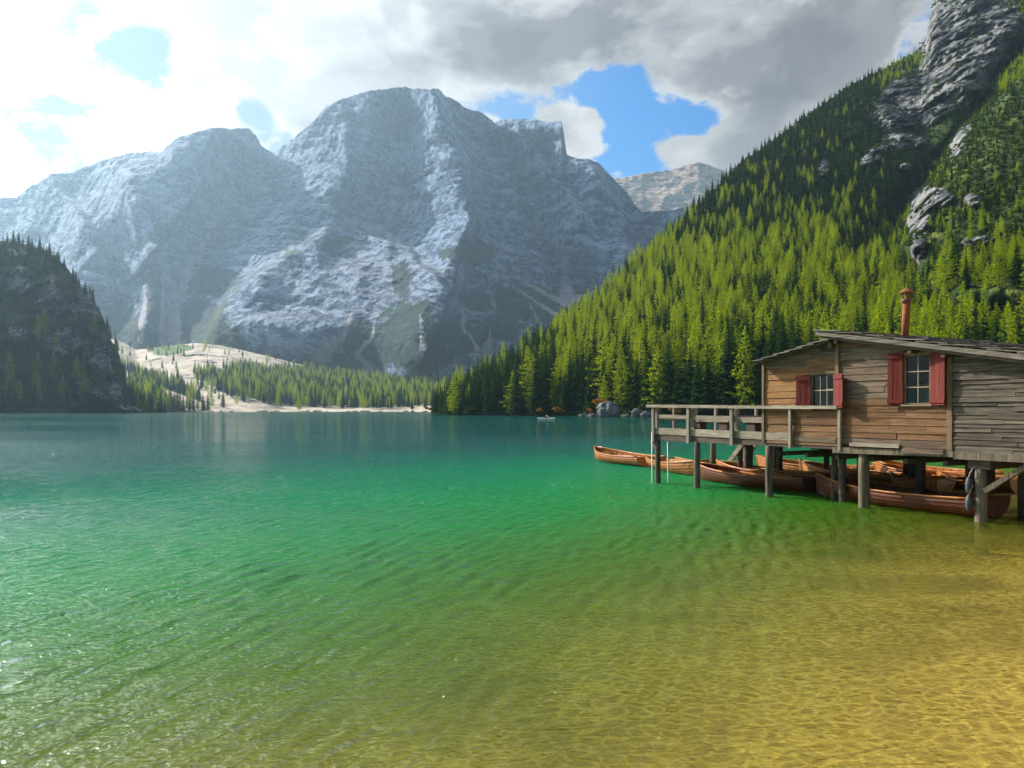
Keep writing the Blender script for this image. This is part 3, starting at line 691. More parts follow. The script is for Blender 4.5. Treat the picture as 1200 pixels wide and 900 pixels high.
# ------------------------------------------------------------------ trees
def spruce_mesh(seed, H=20.):
    r = random.Random(seed); v, f = [], []
    Rm = H*r.uniform(.145, .18); z = H*.06; n = 0
    def quad(a, b, c, d):
        i = len(v); v.extend([tuple(a), tuple(b), tuple(c), tuple(d)]); f.append((i, i+1, i+2, i+3))
    def tri(a, b, c):
        i = len(v); v.extend([tuple(a), tuple(b), tuple(c)]); f.append((i, i+1, i+2))
    while z < H*.985:
        t = z/H; rad = Rm*((1-t)**.80)*(1.0 if t > .1 else .7)*r.uniform(.78, 1.15)+.1
        nb = max(4, int(5+5*(1-t))); a0 = r.random()*6.3
        for k in range(nb):
            if r.random() < .10: continue
            a = a0+k*6.283/nb+r.uniform(-.25, .25); L = rad*r.uniform(.7, 1.2); dr = Vector((math.cos(a), math.sin(a), 0)); sd = Vector((-dr.y, dr.x, 0))
            zz = z+r.uniform(-.25, .25); droop = L*r.uniform(.22, .5)
            p = [Vector((0, 0, zz+.05*L)), dr*L*.4+Vector((0, 0, zz-.1*droop)), dr*L*.75+Vector((0, 0, zz-.6*droop)), dr*L+Vector((0, 0, zz-.75*droop+.12*L*r.random()))]
            w = [.10*L, .30*L, .26*L, .02*L]
            for i in range(3):
                hang = Vector((0, 0, -.12*L))
                quad(p[i]-sd*w[i]+hang*.5, p[i+1]-sd*w[i+1]+hang, p[i+1], p[i]); quad(p[i], p[i+1], p[i+1]+sd*w[i+1]+hang, p[i]+sd*w[i]+hang*.5)
            for i in range(4):
                q = p[1].lerp(p[3], r.random()); s = r.choice((-1, 1)); e = q+sd*s*L*r.uniform(.15, .42)+dr*L*r.uniform(.05, .2)+Vector((0, 0, -L*r.uniform(.05, .35)))
                tri(q, e, q+dr*L*.14+Vector((0, 0, -.16*L)))
        z += H*.030*(1.35-.75*t)
    tri((-.08, 0, H*.95), (.08, 0, H*.95), (0, 0, H)); tri((0, -.08, H*.95), (0, .08, H*.95), (0, 0, H))
    return v, f
def larch_mesh(seed, H=20.):
    r = random.Random(seed); v, f = [], []
    Rm = H*r.uniform(.19, .235); z = H*.10
    def leaf(c, s):
        i = len(v); a = Vector((r.gauss(0, 1), r.gauss(0, 1), r.gauss(0, .7))).normalized()*s; b = a.cross(Vector((r.gauss(0, 1), r.gauss(0, 1), r.gauss(0, 1)))).normalized()*s*r.uniform(.5, .9)
        v.extend([tuple(c-a-b*.4), tuple(c+b), tuple(c+a-b*.4)]); f.append((i, i+1, i+2))
    while z < H*.99:
        t = z/H; rad = Rm*(math.sin(min(1, (1-t)*1.15)*1.5)**.85)*(1.0 if t > .25 else .65+t)*r.uniform(.75, 1.15)+.08
        nb = max(4, int(4+5*(1-t))); a0 = r.random()*6.3
        for k in range(nb):
            a = a0+k*6.283/nb+r.uniform(-.4, .4); L = rad*r.uniform(.55, 1.2); zz = z+r.uniform(-.4, .4); up = r.uniform(-.12, .22)
            m = max(4, int(4+6*L/1.5))
            for j in range(m):
                u = r.uniform(.15, 1)**.75; c = Vector((math.cos(a), math.sin(a), 0))*L*u+Vector((r.gauss(0, .16*L*.5), r.gauss(0, .16*L*.5), zz+up*L*u+r.gauss(-.1, .16)))
                leaf(c, r.uniform(.20, .42)*(.65+.35*(1-t)))
        z += H*.026*(1.25-.5*t)
    return v, f
def mesh_from(name, v, f, mat):
    me = bpy.data.meshes.new(name); me.from_pydata(v, [], f); me.materials.append(mat); me.update(); return me
CROWN = {'spruce': [mesh_from('crown', *spruce_mesh(s), M['spruce']) for s in (1, 2, 3, 4, 5)],
         'larch': [mesh_from('crown', *larch_mesh(s), M['larch']) for s in (11, 12, 13, 14, 15)]}
trunk_me = MB().tube([(0, 0, -.8), (0, 0, 4), (.05, 0, 11), (0, 0, 18.6)], [.27, .21, .13, .03], 7).mesh('trunk', M['bark'], True)
def screen(x, y, z): return CX+x/y*F, HY-(z-CH)/y*F
def seen(x, y, z, h):
    qx, qy = screen(x, y, z+h*.8)
    if not (-8 < qx < 1208 and qy > -10): return False
    if qx > 895 and qy > 385+max(0, (qx-960))*.12: return False
    return True
KINDS = {'spruce': [], 'larch': []}; REST = {'spruce': [], 'larch': []}
for T in TREES:
    KINDS[T[4]].append((-(T[3]/T[1]) if seen(*T[:4]) else 1, T))
def tree_words(x, y, z, h, sp, zone):
    qx, qy = screen(x, y, z)
    size = 'tall' if h > 20 else 'medium' if h > 14 else 'short'
    if zone == 'left':
        where = 'on top of the left cliff' if qy < 400 else 'at the foot of the left cliff'; look = 'shaded blue green'
    elif zone == 'far':
        where = 'on the gravel shore beside the left cliff' if qx < 250 else 'on the far shore below the big mountain'; look = 'hazy'
    else:
        look = 'dark green' if sp == 'spruce' else 'yellow green'
        for lim, w in ((562, 'at the tip of the wooded point'), (620, 'on the wooded point'), (665, 'behind the orange bushes'), (735, 'above the big grey boulder'), (790, 'left of the deck corner'), (845, 'over the deck railing'), (900, 'beside the small roof'),
                       (985, 'above the small roof'), (1050, 'left of the stovepipe'), (1085, 'behind the stovepipe'), (1140, 'right of the stovepipe'), (2000, 'at the right edge')):
            if qx < lim: where = w; break
        d = y-float(np.interp(qx, [505, 530, 620, 720, 830, 950, 1080, 1200, 1560], [372, 345, 305, 268, 240, 222, 205, 190, 150]))
        where += ', at the water' if d < 16 else ', behind the front row' if d < 45 else ', partway up the slope' if d < 120 else ', high on the slope'
    return '%s %s %s %s' % (size, look, sp, where), '%s trees %s' % (sp, where.replace(',', ''))
def place_tree(x, y, z, h, sp, zone, label=None, group=None):
    l, g = tree_words(x, y, z, h, sp, zone)
    t = empty(sp+'_tree', (x, y, z), rng.random()*6.28, label or l, 'tree', g)
    s = h/20; wv = rng.uniform(.9, 1.15); t.scale = (s*wv, s*wv, s)
    link('trunk', trunk_me, None, t); c = link('crown', CROWN[sp][int(rng.integers(5))], None, t); return t, c
SRC = {'spruce': [], 'larch': []}; TRUNK_SRC = None
for sp, L in KINDS.items():
    L.sort(key=lambda a: a[0])
    for k, (key, T) in enumerate(L):
        if key < 0 and k < 298:
            t, c = place_tree(*T)
            if c.data.name not in [q.data.name for q in SRC[sp]]: SRC[sp].append(c)
            TRUNK_SRC = t.children[0] if t.children[0].data == trunk_me else TRUNK_SRC
        else: REST[sp].append(T)
def scatter(name, label, pts, sources, trunk=None, base=20., kind='stuff'):
    """one object: its points carry instances of the source meshes"""
    P = np.array([(t[0], t[1], t[2]) for t in pts], np.float32); n = len(P)
    me = bpy.data.meshes.new(name); me.vertices.add(n); me.vertices.foreach_set('co', P.reshape(-1))
    for k, tp, arr in (('sc', 'FLOAT', np.array([t[3]/base for t in pts])), ('rz', 'FLOAT', rng.random(n)*6.28), ('vi', 'INT', rng.integers(0, len(sources), n))):
        a = me.attributes.new(k, tp, 'POINT'); a.data.foreach_set('value', arr.astype(np.float32 if tp == 'FLOAT' else np.int32))
    o = link(name, me); tag(o, label, None, None, kind)
    g = bpy.data.node_groups.new(name, 'GeometryNodeTree'); g.interface.new_socket('Geometry', in_out='INPUT', socket_type='NodeSocketGeometry'); g.interface.new_socket('Geometry', in_out='OUTPUT', socket_type='NodeSocketGeometry')
    N, Lk = g.nodes, g.links; gi = N.new('NodeGroupInput'); go = N.new('NodeGroupOutput'); j = N.new('GeometryNodeJoinGeometry')
    def named(nm, tp):
        q = N.new('GeometryNodeInputNamedAttribute'); q.data_type = tp; q.inputs[0].default_value = nm
        return q.outputs[0]
    def info(ob):
        q = N.new('GeometryNodeObjectInfo'); q.transform_space = 'ORIGINAL'; q.inputs['Object'].default_value = ob; q.inputs['As Instance'].default_value = True; return q.outputs['Geometry']
    src = N.new('GeometryNodeJoinGeometry')
    for s in sources: Lk.new(info(s), src.inputs[0])
    cx_ = N.new('ShaderNodeCombineXYZ'); Lk.new(named('rz', 'FLOAT'), cx_.inputs[2])
    sc_ = named('sc', 'FLOAT')
    ip = N.new('GeometryNodeInstanceOnPoints'); Lk.new(gi.outputs[0], ip.inputs['Points']); Lk.new(src.outputs[0], ip.inputs['Instance']); ip.inputs['Pick Instance'].default_value = True
    Lk.new(named('vi', 'INT'), ip.inputs['Instance Index']); Lk.new(cx_.outputs[0], ip.inputs['Rotation']); Lk.new(sc_, ip.inputs['Scale']); Lk.new(ip.outputs[0], j.inputs[0])
    if trunk:
        i2 = N.new('GeometryNodeInstanceOnPoints'); Lk.new(gi.outputs[0], i2.inputs['Points']); Lk.new(info(trunk), i2.inputs['Instance']); Lk.new(sc_, i2.inputs['Scale']); Lk.new(i2.outputs[0], j.inputs[0])
    Lk.new(j.outputs[0], go.inputs[0]); md = o.modifiers.new('scatter', 'NODES'); md.node_group = g; return o
print('trees', {k: (len(v), len(REST[k])) for k, v in KINDS.items()})
scatter('spruce_forest', 'dark spruce forest covering the slopes and far shore', REST['spruce'], SRC['spruce'], TRUNK_SRC)
scatter('larch_forest', 'bright green larches spread through the forest', REST['larch'], SRC['larch'], TRUNK_SRC)
def bush_mesh(seed, mat, n=220):
    r = random.Random(seed); v, f = [], []
    bl = [(Vector((r.gauss(0, .45), r.gauss(0, .45), r.uniform(.1, .7))), r.uniform(.35, .6)) for _ in range(5)]
    for k in range(n):
        c, rr = r.choice(bl); d = Vector((r.gauss(0, 1), r.gauss(0, 1), abs(r.gauss(0, 1)))).normalized()*rr*r.uniform(.7, 1.05); q = c+d
        a = Vector((r.gauss(0, 1), r.gauss(0, 1), r.gauss(0, .8))).normalized()*.15; b = a.cross(d).normalized()*.11
        i = len(v); v.extend([tuple(q-a), tuple(q-b), tuple(q+a), tuple(q+b)]); f.append((i, i+1, i+2, i+3))
    return mesh_from('foliage', v, f, mat)
stem_me = MB().tube([(0, 0, -.3), (.05, 0, .5)], [.06, .03], 6).mesh('stem', M['bark'])
BM = [bush_mesh(s, M['shrub']) for s in (21, 22, 23)]; BA = [bush_mesh(s, M['autumn']) for s in (31, 32)]
def on_screen(px, py): return unproj(np.array(px), np.array(py), 1.0)
bsrc = []
def bush(px, Y, z, s, mesh, label, name='bush'):
    o = empty(name, ((px-CX)/F*Y, Y, z), rng.random()*6, label, 'bush'); o.scale = (s, s, s*.9)
    link('stem', stem_me, None, o); return link('foliage', mesh, None, o)
bsrc.append(bush(772, 246, 1.0, 1.6, BM[0], 'low green bush on the shore behind the deck corner'))
bsrc.append(bush(598, 305, .8, 1.8, BM[1], 'small green bush at the water below the wooded point'))
bsrc.append(bush(548, 330, .8, 2.0, BM[2], 'small green bush at the left tip of the wooded point'))
bush(633, 292, 1.2, 1.7, BA[0], 'rust orange bush at the shoreline left of the kayak')
bush(655, 286, 1.2, 1.9, BA[1], 'pale orange bush at the shoreline beside the kayak')
bush(704, 262, 3.4, 2.6, BA[0], 'orange bush growing above the big grey boulder')
bush(692, 275, 1.2, 1.4, BA[1], 'small orange bush left of the big grey boulder')
bush(792, 243, 1.2, 1.9, BA[1], 'orange bush on the shore seen over the deck railing')
bush(988, 560, 118, 5.5, BA[1], 'orange patch of scrub high on the green hillside')
scatter('shrub_cover', 'low green dwarf pine scrub covering the upper slope', [(p[0], p[1], p[2]-.2, 1.0+2.2*rng.random()**1.6) for p, _, _ in SHRUBS], bsrc, None, 1.2)
# ------------------------------------------------------------------ shore rocks
def rock_mesh(seed, sub=3):
    import bmesh
    bm = bmesh.new(); bmesh.ops.create_icosphere(bm, subdivisions=sub, radius=1); r = random.Random(seed); o = r.random()*50
    co = np.array([v.co[:] for v in bm.verts]); n = fbm(co[:, 0]*.9+o, co[:, 1]*.9, co[:, 2]*.9, 4, .5)
    c2 = np.round((co*(1+.55*n)[:, None])*2.2)/2.2
    co = co*(1+.5*n)[:, None]*.6+c2*.4
    for v, q in zip(bm.verts, co): v.co = q
    me = bpy.data.meshes.new('boulder'); bm.to_mesh(me); bm.free(); me.materials.append(M['stone']); return me
RK = [rock_mesh(s) for s in range(5)]
def boulder(px, Y, z, s, label, group=None, k=0):
    o = link('boulder', RK[k]); o.location = ((px-CX)/F*Y, Y, z); o.scale = s; o.rotation_euler = (0, 0, rng.random()*6); return tag(o, label, 'boulder', group)
boulder(712, 254, 1.4, (3.6, 3.0, 3.4), 'big grey blue boulder at the waterline under an orange bush', None, 1)
boulder(757, 244, .5, (1.7, 1.3, 1.3), 'pale boulder at the waterline left of the deck corner', None, 2)
boulder(746, 247, .8, (1.6, 1.6, 1.8), 'dark boulder in the shade beside the pale boulder', None, 3)
boulder(694, 262, .3, (1.5, 1.2, .8), 'low pale stone left of the big grey boulder', None, 4)
for k in range(46):
    qx = 535+330*rng.random(); Y = float(np.interp(qx, [530, 620, 720, 830, 950], [345, 305, 268, 240, 222]))-rng.uniform(-2, 3)
    s = rng.uniform(.3, .95); boulder(qx, Y, .15, (s*1.5, s, s*.75), 'grey stone at the waterline of the right shore', 'stones along the right shore', k % 5)
for k in range(34):
    qx = 285+235*rng.random() if k % 3 else 130+150*rng.random(); Y = float(np.interp(qx, [60, 150, 240, 300, 330, 450, 520, 640], [660, 700, 820, 850, 900, 900, 860, 900]))-rng.uniform(-4, 8)
    s = rng.uniform(.8, 2.2); boulder(qx, Y, .2, (s*2.4, s, s*.6), 'pale stone on the far shoreline', 'stones along the far shore', k % 5)
# ------------------------------------------------------------------ boathouse: local x runs along the front wall (towards the viewer), y goes back, z up
X0, Y0 = 5.31, 23.5; DX, DY = .494, -.87; ROT = math.atan2(DY, DX)
def T_(px, s=0.):
    k = (px-CX)/F; return (k*Y0-X0+s*(.494*k-.87))/(.494+.87*k)
def TZ(px, py, s=0.):
    t = T_(px, s); Y = Y0-.87*t+.494*s; return (t, CH+(HY-py)/F*Y)
def WY(px, py): 
    Y = CH*F/(py-HY); return ((px-CX)/F*Y, Y)
jr = random.Random(5)
hut = empty('boathouse', (X0, Y0, 0), ROT, 'weathered wooden boathouse on stilts with red shutters and a rusty stovepipe', 'boathouse')
def plank(mb_poly, y0, y1, mat, parent, name='plank'):
    return MB().prism(mb_poly, y0, y1).build(name, mat, parent)
def lerpz(a, b, t): return a[1]+(b[1]-a[1])*(t-a[0])/(b[0]-a[0])
# roof lines (t, z) of the undersides
RL0, RL1 = TZ(882, 427), TZ(975, 397)                 # small roof, rising to the right
RM0, RM1 = TZ(958, 386), TZ(1200, 416)                # main roof, falling to the right
tA, tB, tC, tD = T_(897), T_(983), T_(1114), T_(1330, 0)
tE = tB+8.2                                           # right end, past the frame
sm = (RM1[1]-RM0[1])/(RM1[0]-RM0[0]); sl_ = (RL1[1]-RL0[1])/(RL1[0]-RL0[0])
def roofL(t): return RL0[1]+sl_*(t-RL0[0])
def roofM(t): return RM0[1]+sm*(t-RM0[0])
DEPTH = 5.6
zf = TZ(985, 524)[1]                                  # underside of wall boards
W1 = (*TZ(953, 476), *TZ(978, 439)); W1 = (W1[0], W1[1], W1[2], TZ(965, 439)[1]); W2a, W2b = TZ(1062, 476), TZ(1091, 415)
W1 = (T_(952.5), TZ(965, 477)[1], T_(979), TZ(965, 438)[1]); W2 = (T_(1061), TZ(1076, 474)[1], T_(1092), TZ(1076, 415)[1])
def board_wall(name, t0, t1, z0, pitch, roof, wins, matf, lens, amp=.012, proud=0.0):
    w = empty(name, parent=hut)
    z = z0; row = 0
    while z < 5.0:
        h = pitch*jr.uniform(.86, 1.16); t = t0; row += 1
        while t < t1-.02:
            L = jr.uniform(*lens); e = min(t1, t+L)
            if t1-e < .35: e = t1
            segs = [(t, e)]
            for (a, za, b, zb) in wins:
                if z+h > za+.015 and z < zb-.015:
                    segs = [q for s0, s1 in segs for q in ((s0, min(s1, a)), (max(s0, b), s1)) if q[1]-q[0] > .03]
            for s0, s1 in segs:
                g = .004; sk = jr.uniform(-amp, amp)*.5
                poly = [(s0+g*.5, z+sk), (s1-g*.5, z+sk*.3), (s1-g*.5, z+h-g+sk*.3), (s0+g*.5, z+h-g+sk)]
                rt = roof
                poly = clip(poly, sm if rt == roofM else sl_, -1, (rt(0))-.01) if poly else poly
                if len(poly) < 3: continue
                pr = jr.uniform(0, amp)+proud
                mb = MB().prism(poly, -.022-pr, .0)
                # clapboard tilt: lower edge stands proud
                zmid = z+h*.5
                mb.v = [(x, (y-.012 if (y < -.01 and zz < zmid) else y), zz) for x, y, zz in mb.v]
                mb.build('plank', matf(s0, z, row), w)
            t = e
        z += h
        if z > max(roof(t0), roof(t1)): break
    return w
def mL(t, z, r): 
    if z < zf+.95: return M['wall_brown'] if jr.random() < .78 else M['wall_orange']
    return M['wall_orange'] if t < tA+.95 and z < zf+1.75 else (M['wall_brown'] if jr.random() < .55 else M['wall_grey'])
def mM(t, z, r):
    if z < zf+.12: return M['wall_grey']
    if z < zf+.78: return M['wall_orange'] if jr.random() < .22 else M['wall_brown']
    return M['wall_grey'] if jr.random() < .62 else M['wall_brown']
board_wall('wall', tA, tB, zf+.02, .155, roofL, [W1], mL, (1.2, 2.6))
board_wall('wall', tB, tC-.03, zf+.06, .150, roofM, [W2], mM, (1.0, 2.4))
board_wall('wall', tC+.07, tE, zf-.0, .088, roofM, [], lambda t, z, r: M['wall_rough'], (.7, 2.1), amp=.026, proud=.01)
# dark structural shell behind the boards, with the window openings left free
sh = MB()
def shell(t0, t1, roof, win):
    def pan(a, b, z0, z1):
        p = clip([(a, z0), (b, z0), (b, z1), (a, z1)], sm if roof == roofM else sl_, -1, roof(0)-.03)
        if len(p) > 2: sh.prism(p, .002, .05)
    if win: a, za, b, zb = win; pan(t0, a, zf, 6); pan(b, t1, zf, 6); pan(a, b, zf, za); pan(a, b, zb, 6)
    else: pan(t0, t1, zf, 6)
shell(tA, tB, roofL, W1); shell(tB, tC, roofM, W2); shell(tC, tE, roofM, None)
sh.box(tA, tE, DEPTH, DEPTH+.05, zf, roofL(tA)+.0); sh.box(tB-.03, tB+.02, .06, DEPTH, roofL(tB)-.8, roofM(tB)-.05)
sh.box(tC-.3, tC-.25, .06, DEPTH, zf, roofM(tC)-.05)
sh.build('inner_wall', M['interior'], hut)
MB().prism([(tA, roofL(tA)), (tB, roofL(tA)), (tB, roofM(tB)-.1), (tB-.1, roofL(tB)-.06)], DEPTH, DEPTH+.04).build('gable', M['wall_grey'], hut)
MB().box(tA, tE, .05, DEPTH, zf-.02, zf+.04).build('floor', M['beam_dark'], hut)
e = empty('end_wall', parent=hut); z = zf
while z < roofL(tA)-.05:
    h = .16; MB().box(tA-.024, tA+.0, -.02, DEPTH, z, min(z+h-.006, roofL(tA)-.02)).build('plank', M['wall_brown'], e); z += h
# corner and division timbers
for t, w, z1, m in ((tB+.005, .10, roofM(tB)-.02, 'beam_v'), (tC+.02, .115, roofM(tC)-.03, 'beam_v'), (tA-.02, .07, roofL(tA)-.02, 'beam_v')):
    MB().box(t-w/2, t+w/2, -.075, .0, (TZ(925, 478)[1] if t == tB+.005 else zf+.04), z1).build('timber', M[m], hut)
# sill beams under the walls
zs = zf
MB().prism([(tB-.1, zs-.14), (tC+.12, zs-.09), (tC+.12, zs+.03), (tB-.1, zs-.0)], -.10, .12).build('sill_beam', M['post'], hut).data
MB().prism([(T_(1000), zs+.04), (T_(1058), zs+.045), (T_(1058), zs+.125), (T_(1000), zs+.12)], -.14, -.06).build('sill_board', M['rail'], hut)
MB().prism([(tC+.12, zs-.13), (tE, zs-.11), (tE, zs+.0), (tC+.12, zs+.02)], -.09, .12).build('sill_beam', M['post'], hut)
MB().prism([(T_(1060), zs-.06), (T_(1110), zs-.05), (T_(1110), zs+.055), (T_(1062), zs+.06)], -.13, -.101).build('sill_board', M['wall_grey'], hut)
for s in (1.8, 3.6, DEPTH): MB().box(tA, tE, s-.08, s+.08, zf-.19, zf-.022).build('floor_beam', M['beam_dark'], hut)
k = tA+.3
while k < tE: MB().box(k-.05, k+.05, .14, DEPTH-.1, zf-.30, zf-.195).build('joist', M['beam_dark'], hut); k += .9
# roofs
def roof_part(name, t0, t1, rf, slope, s0, s1, course, fascia, over):
    r = empty(name, parent=hut); dirn = 1 if slope < 0 else -1      # direction in which water runs
    n = Vector((-slope, 0, 1)).normalized(); al = Vector((1, 0, slope)).normalized()
    p0 = Vector((t0, 0, rf(t0))); L = (t1-t0)/al.x
    MB().add([p0+al*a+Vector((0, s, 0))+n*b for a in (0, L) for s in (s0+.04, s1) for b in (.0, .025)], [(0, 1, 3, 2), (4, 6, 7, 5), (0, 4, 5, 1), (2, 3, 7, 6), (1, 5, 7, 3), (0, 2, 6, 4)]).build('decking', M['beam_dark'], r)
    u = 0
    idx = 0
    while u < L-.05:
        s = s0; first = True
        while s < s1-.1:
            w = jr.uniform(.42, .75) if not first else jr.uniform(.30, .55); w = min(w, s1-s)
            ln = course*jr.uniform(1.25, 1.5); th = .022
            u0, u1 = u-.03+jr.uniform(-.04, .04), min(u+ln, L+over)
            lo, hi = (.026, .062) if dirn < 0 else (.062, .026)
            # each board lies on the one below: its downhill end is lifted
            a, b = (hi, lo) if dirn > 0 else (hi, lo)
            if dirn > 0: a, b = .026+jr.uniform(0, .008), .070+jr.uniform(0, .02)
            else: a, b = .070+jr.uniform(0, .02), .026+jr.uniform(0, .008)
            y0_, y1_ = s+.006+(jr.uniform(-.05, .03) if first else 0), s+w-.004
            vs = [p0+al*q+Vector((0, y, 0))+n*(hgt+e_) for q, hgt in ((u0, a), (u1, b)) for y in (y0_, y1_) for e_ in (0, th)]
            MB().add(vs, [(0, 1, 3, 2), (4, 6, 7, 5), (0, 4, 5, 1), (2, 3, 7, 6), (1, 5, 7, 3), (0, 2, 6, 4)]).build('roof_board', M['roof'], r)
            s += w; first = False
        u += course; idx += 1
    if fascia:
        MB().add([p0+al*a+Vector((0, s, 0))+n*b for a in (-.02, L) for s in (s0+.0, s0+.035) for b in (-.075, .022)], [(0, 1, 3, 2), (4, 6, 7, 5), (0, 4, 5, 1), (2, 3, 7, 6), (1, 5, 7, 3), (0, 2, 6, 4)]).build('fascia_board', M['roof'], r)
        MB().add([p0+al*a+Vector((0, s, 0))+n*b for a in (.1, L) for s in (s0+.04, s0+.07) for b in (-.13, -.02)], [(0, 1, 3, 2), (4, 6, 7, 5), (0, 4, 5, 1), (2, 3, 7, 6), (1, 5, 7, 3), (0, 2, 6, 4)]).build('fascia_board', M['beam_dark'], r)
    return r
OV = -.34
t_main0 = RM0[0]
# shift outlines for the overhang towards the viewer so that the verge keeps its place
def TZo(px, py): return TZ(px, py, OV)
a, b = TZo(957, 389), TZo(1200, 417); sm2 = (b[1]-a[1])/(b[0]-a[0]); rM = lambda t: a[1]+sm2*(t-a[0])
roof_part('roof', a[0], tE+.2, rM, sm2, OV, DEPTH+.2, .52, True, .0)
c_, d_ = TZo(883, 427), TZo(976, 398); sl2 = (d_[1]-c_[1])/(d_[0]-c_[0]); rL = lambda t: c_[1]+sl2*(t-c_[0])
roof_part('roof', c_[0], tB-.02, rL, sl2, OV, DEPTH+.2, .36, False, .0)
for s in (.02, 1.6, 3.2, 4.8):
    MB().add([Vector((t, s+ds, rM(t)+dz)) for t in (a[0]+.05, tE) for ds in (0, .09) for dz in (-.12, -.005)], [(0, 1, 3, 2), (4, 6, 7, 5), (0, 4, 5, 1), (2, 3, 7, 6), (1, 5, 7, 3), (0, 2, 6, 4)]).build('rafter', M['beam_dark'], hut)
for tt in (tB+.1, tC-.75, tC+.0): MB().bar((tt, OV+.08, rM(tt)-.17), (tt, .2, rM(tt)-.17), .09, .11).build('purlin', M['beam_dark'], hut)
MB().bar((tB-.07, OV+.1, rL(tB)-.09), (tB-.07, .2, rL(tB)-.09), .09, .12).build('purlin', M['beam_dark'], hut)
# stovepipe
ct, cs = T_(1063, 1.3), 1.3; ztop = TZ(1064, 349, cs)[1]; zb_ = rM(ct)-.2; lean = .07
cp = empty('chimney', parent=hut)
MB().tube([(ct-lean, cs, zb_), (ct, cs, ztop-.02)], .085, 14).build('pipe', M['rust'], cp, True)
MB().tube([(ct-.02, cs, ztop-.12), (ct-.01, cs, ztop-.02)], .105, 14).build('collar', M['rust_dark'], cp, True)
for k in range(6):
    q = k*math.pi/3; MB().bar((ct+.09*math.cos(q), cs+.09*math.sin(q), ztop-.04), (ct+.12*math.cos(q), cs+.12*math.sin(q), ztop+.13), .02, .02).build('cap_stay', M['rust_dark'], cp)
MB().tube([(ct, cs, ztop+.11), (ct, cs, ztop+.135), (ct, cs, ztop+.25)], [.17, .17, .015], 16).build('cap', M['rust'], cp)
# windows
def window(w, cols, rows, frame_mat, light):
    a, za, b, zb = w; o = empty('window', parent=hut); f = .035
    fr = MB().box(a, a+f, -.035, .03, za, zb).box(b-f, b, -.035, .03, za, zb).box(a+f, b-f, -.034, .03, za, za+f).box(a+f, b-f, -.034, .03, zb-f, zb)
    fr.build('frame', M[frame_mat], o)
    MB().box(a-.05, b+.05, -.09, .0, za-.035, za).build('sill', M['rail'], o)
    MB().box(a-.06, b+.06, -.05, .0, zb+.0, zb+.05).build('lintel', M['beam_v'], o)
    W, H = (b-a-2*f)/cols, (zb-za-2*f)/rows
    for i in range(1, cols): MB().box(a+f+W*i-.008, a+f+W*i+.008, -.012, .012, za+f, zb-f).build('glazing_bar', M[light], o)
    for j in range(1, rows): MB().box(a+f, b-f, -.014, .010, za+f+H*j-.011, za+f+H*j+.011).build('glazing_bar', M[light], o)
    for i in range(cols):
        for j in range(rows): MB().box(a+f+W*i+.012, a+f+W*(i+1)-.012, -.002, .003, za+f+H*j+.012, za+f+H*(j+1)-.012).build('pane', M['glass'], o)
    return o
w1 = window(W1, 3, 2, 'beam_dark', 'sash'); w2 = window(W2, 2, 3, 'beam_v', 'sash')
MB().box(T_(969), T_(978), -.03, -.015, (W1[1]+W1[3])/2-.01, (W1[1]+W1[3])/2+.03).build('latch_bar', M['rail'], w1)
MB().prism([(W2[0]+.27, W2[1]), (W2[2]-.05, W2[1]), (W2[2]-.05, W2[1]+.46), (W2[0]+.24, W2[1]+.43)], .10, .105).build('curtain', M['curtain'], w2)
def shutter(hx, width, z0, z1, ang, side):
    """hinged at hx; side -1 opens to the left, +1 to the right; ang = degrees off the wall"""
    o = empty('shutter', (hx, -.055, z0), 0, parent=hut); o.rotation_euler = (0, 0, R(-ang) if side > 0 else R(ang))
    n = 3; w = width/n; H = z1-z0
    for i in range(n):
        x0, x1 = (i*w, (i+1)*w) if side > 0 else (-(i+1)*w, -i*w)
        MB().box(x0+.003, x1-.003, -.012+jr.uniform(-.002, .002), .012, .0, H+jr.uniform(-.004, .004)).build('board', M['red'], o)
    x0, x1 = (-.005, width+.005) if side > 0 else (-width-.005, .005)
    for zz in (.05, H-.12): MB().box(x0, x1, -.034, -.0145, zz, zz+.075).build('batten', M['red'], o)
    for zz in (.08, H-.09): MB().box(-.02, .02, -.01, .03, zz, zz+.03).build('hinge', M['rust_dark'], o)
shutter(W1[0]-.02, .37, TZ(943, 477)[1], TZ(943, 440)[1], 14, -1)
shutter(W1[2]+.02, .40, TZ(985, 478)[1], TZ(985, 438)[1], 24, 1)
shutter(W2[0]-.01, .34, TZ(1052, 475)[1], TZ(1052, 414)[1], 10, -1)
shutter(W2[2]+.01, .39, TZ(1101, 475)[1], TZ(1101, 413)[1], 14, 1)
# stilts under the house
def log(t, s, r, z1, lean=0, mat='post', name='post', parent=None, knots=True):
    q = random.Random(int(t*100+s*10)); pts = []; rad = []
    for i in range(9):
        z = -1.6+(z1+1.6)*i/8; pts.append((t+lean*(i/8-.5)+q.uniform(-.006, .006), s+q.uniform(-.006, .006), z)); rad.append(r*(1.06-.1*i/8)*q.uniform(.96, 1.04))
    return MB().tube(pts, rad, 14).build(name, M[mat], parent or hut, True)
tp = T_(1010.5); log(tp, .06, .12, zf-.1); tq = T_(1146); log(tq, .12, .115, zf-.15, -.02)
log(T_(967), .62, .09, zf-.2, mat='beam_dark'); log(T_(976, .9), .95, .08, zf-.2, .02)
for t, s in ((tp+.3, 1.7), (tq-.1, 1.8), (tp-1.2, 3.6), (tp+.9, 3.5), (tq+.2, 3.5), (tq-1.3, 1.9), (tp-.2, 5.4), (tq-.6, 5.4), (tq+1.6, .2), (tq+1.5, 1.9), (tA+.2, 3.5), (tA+.3, 5.4), (tq+2.6, 3.6)): log(t, s, .11, zf-.19, mat='beam_dark')
MB().bar((tq+.10, .08, .62), (tq+.95, .08, zf-.16), .10, .10).build('brace', M['post'], hut)
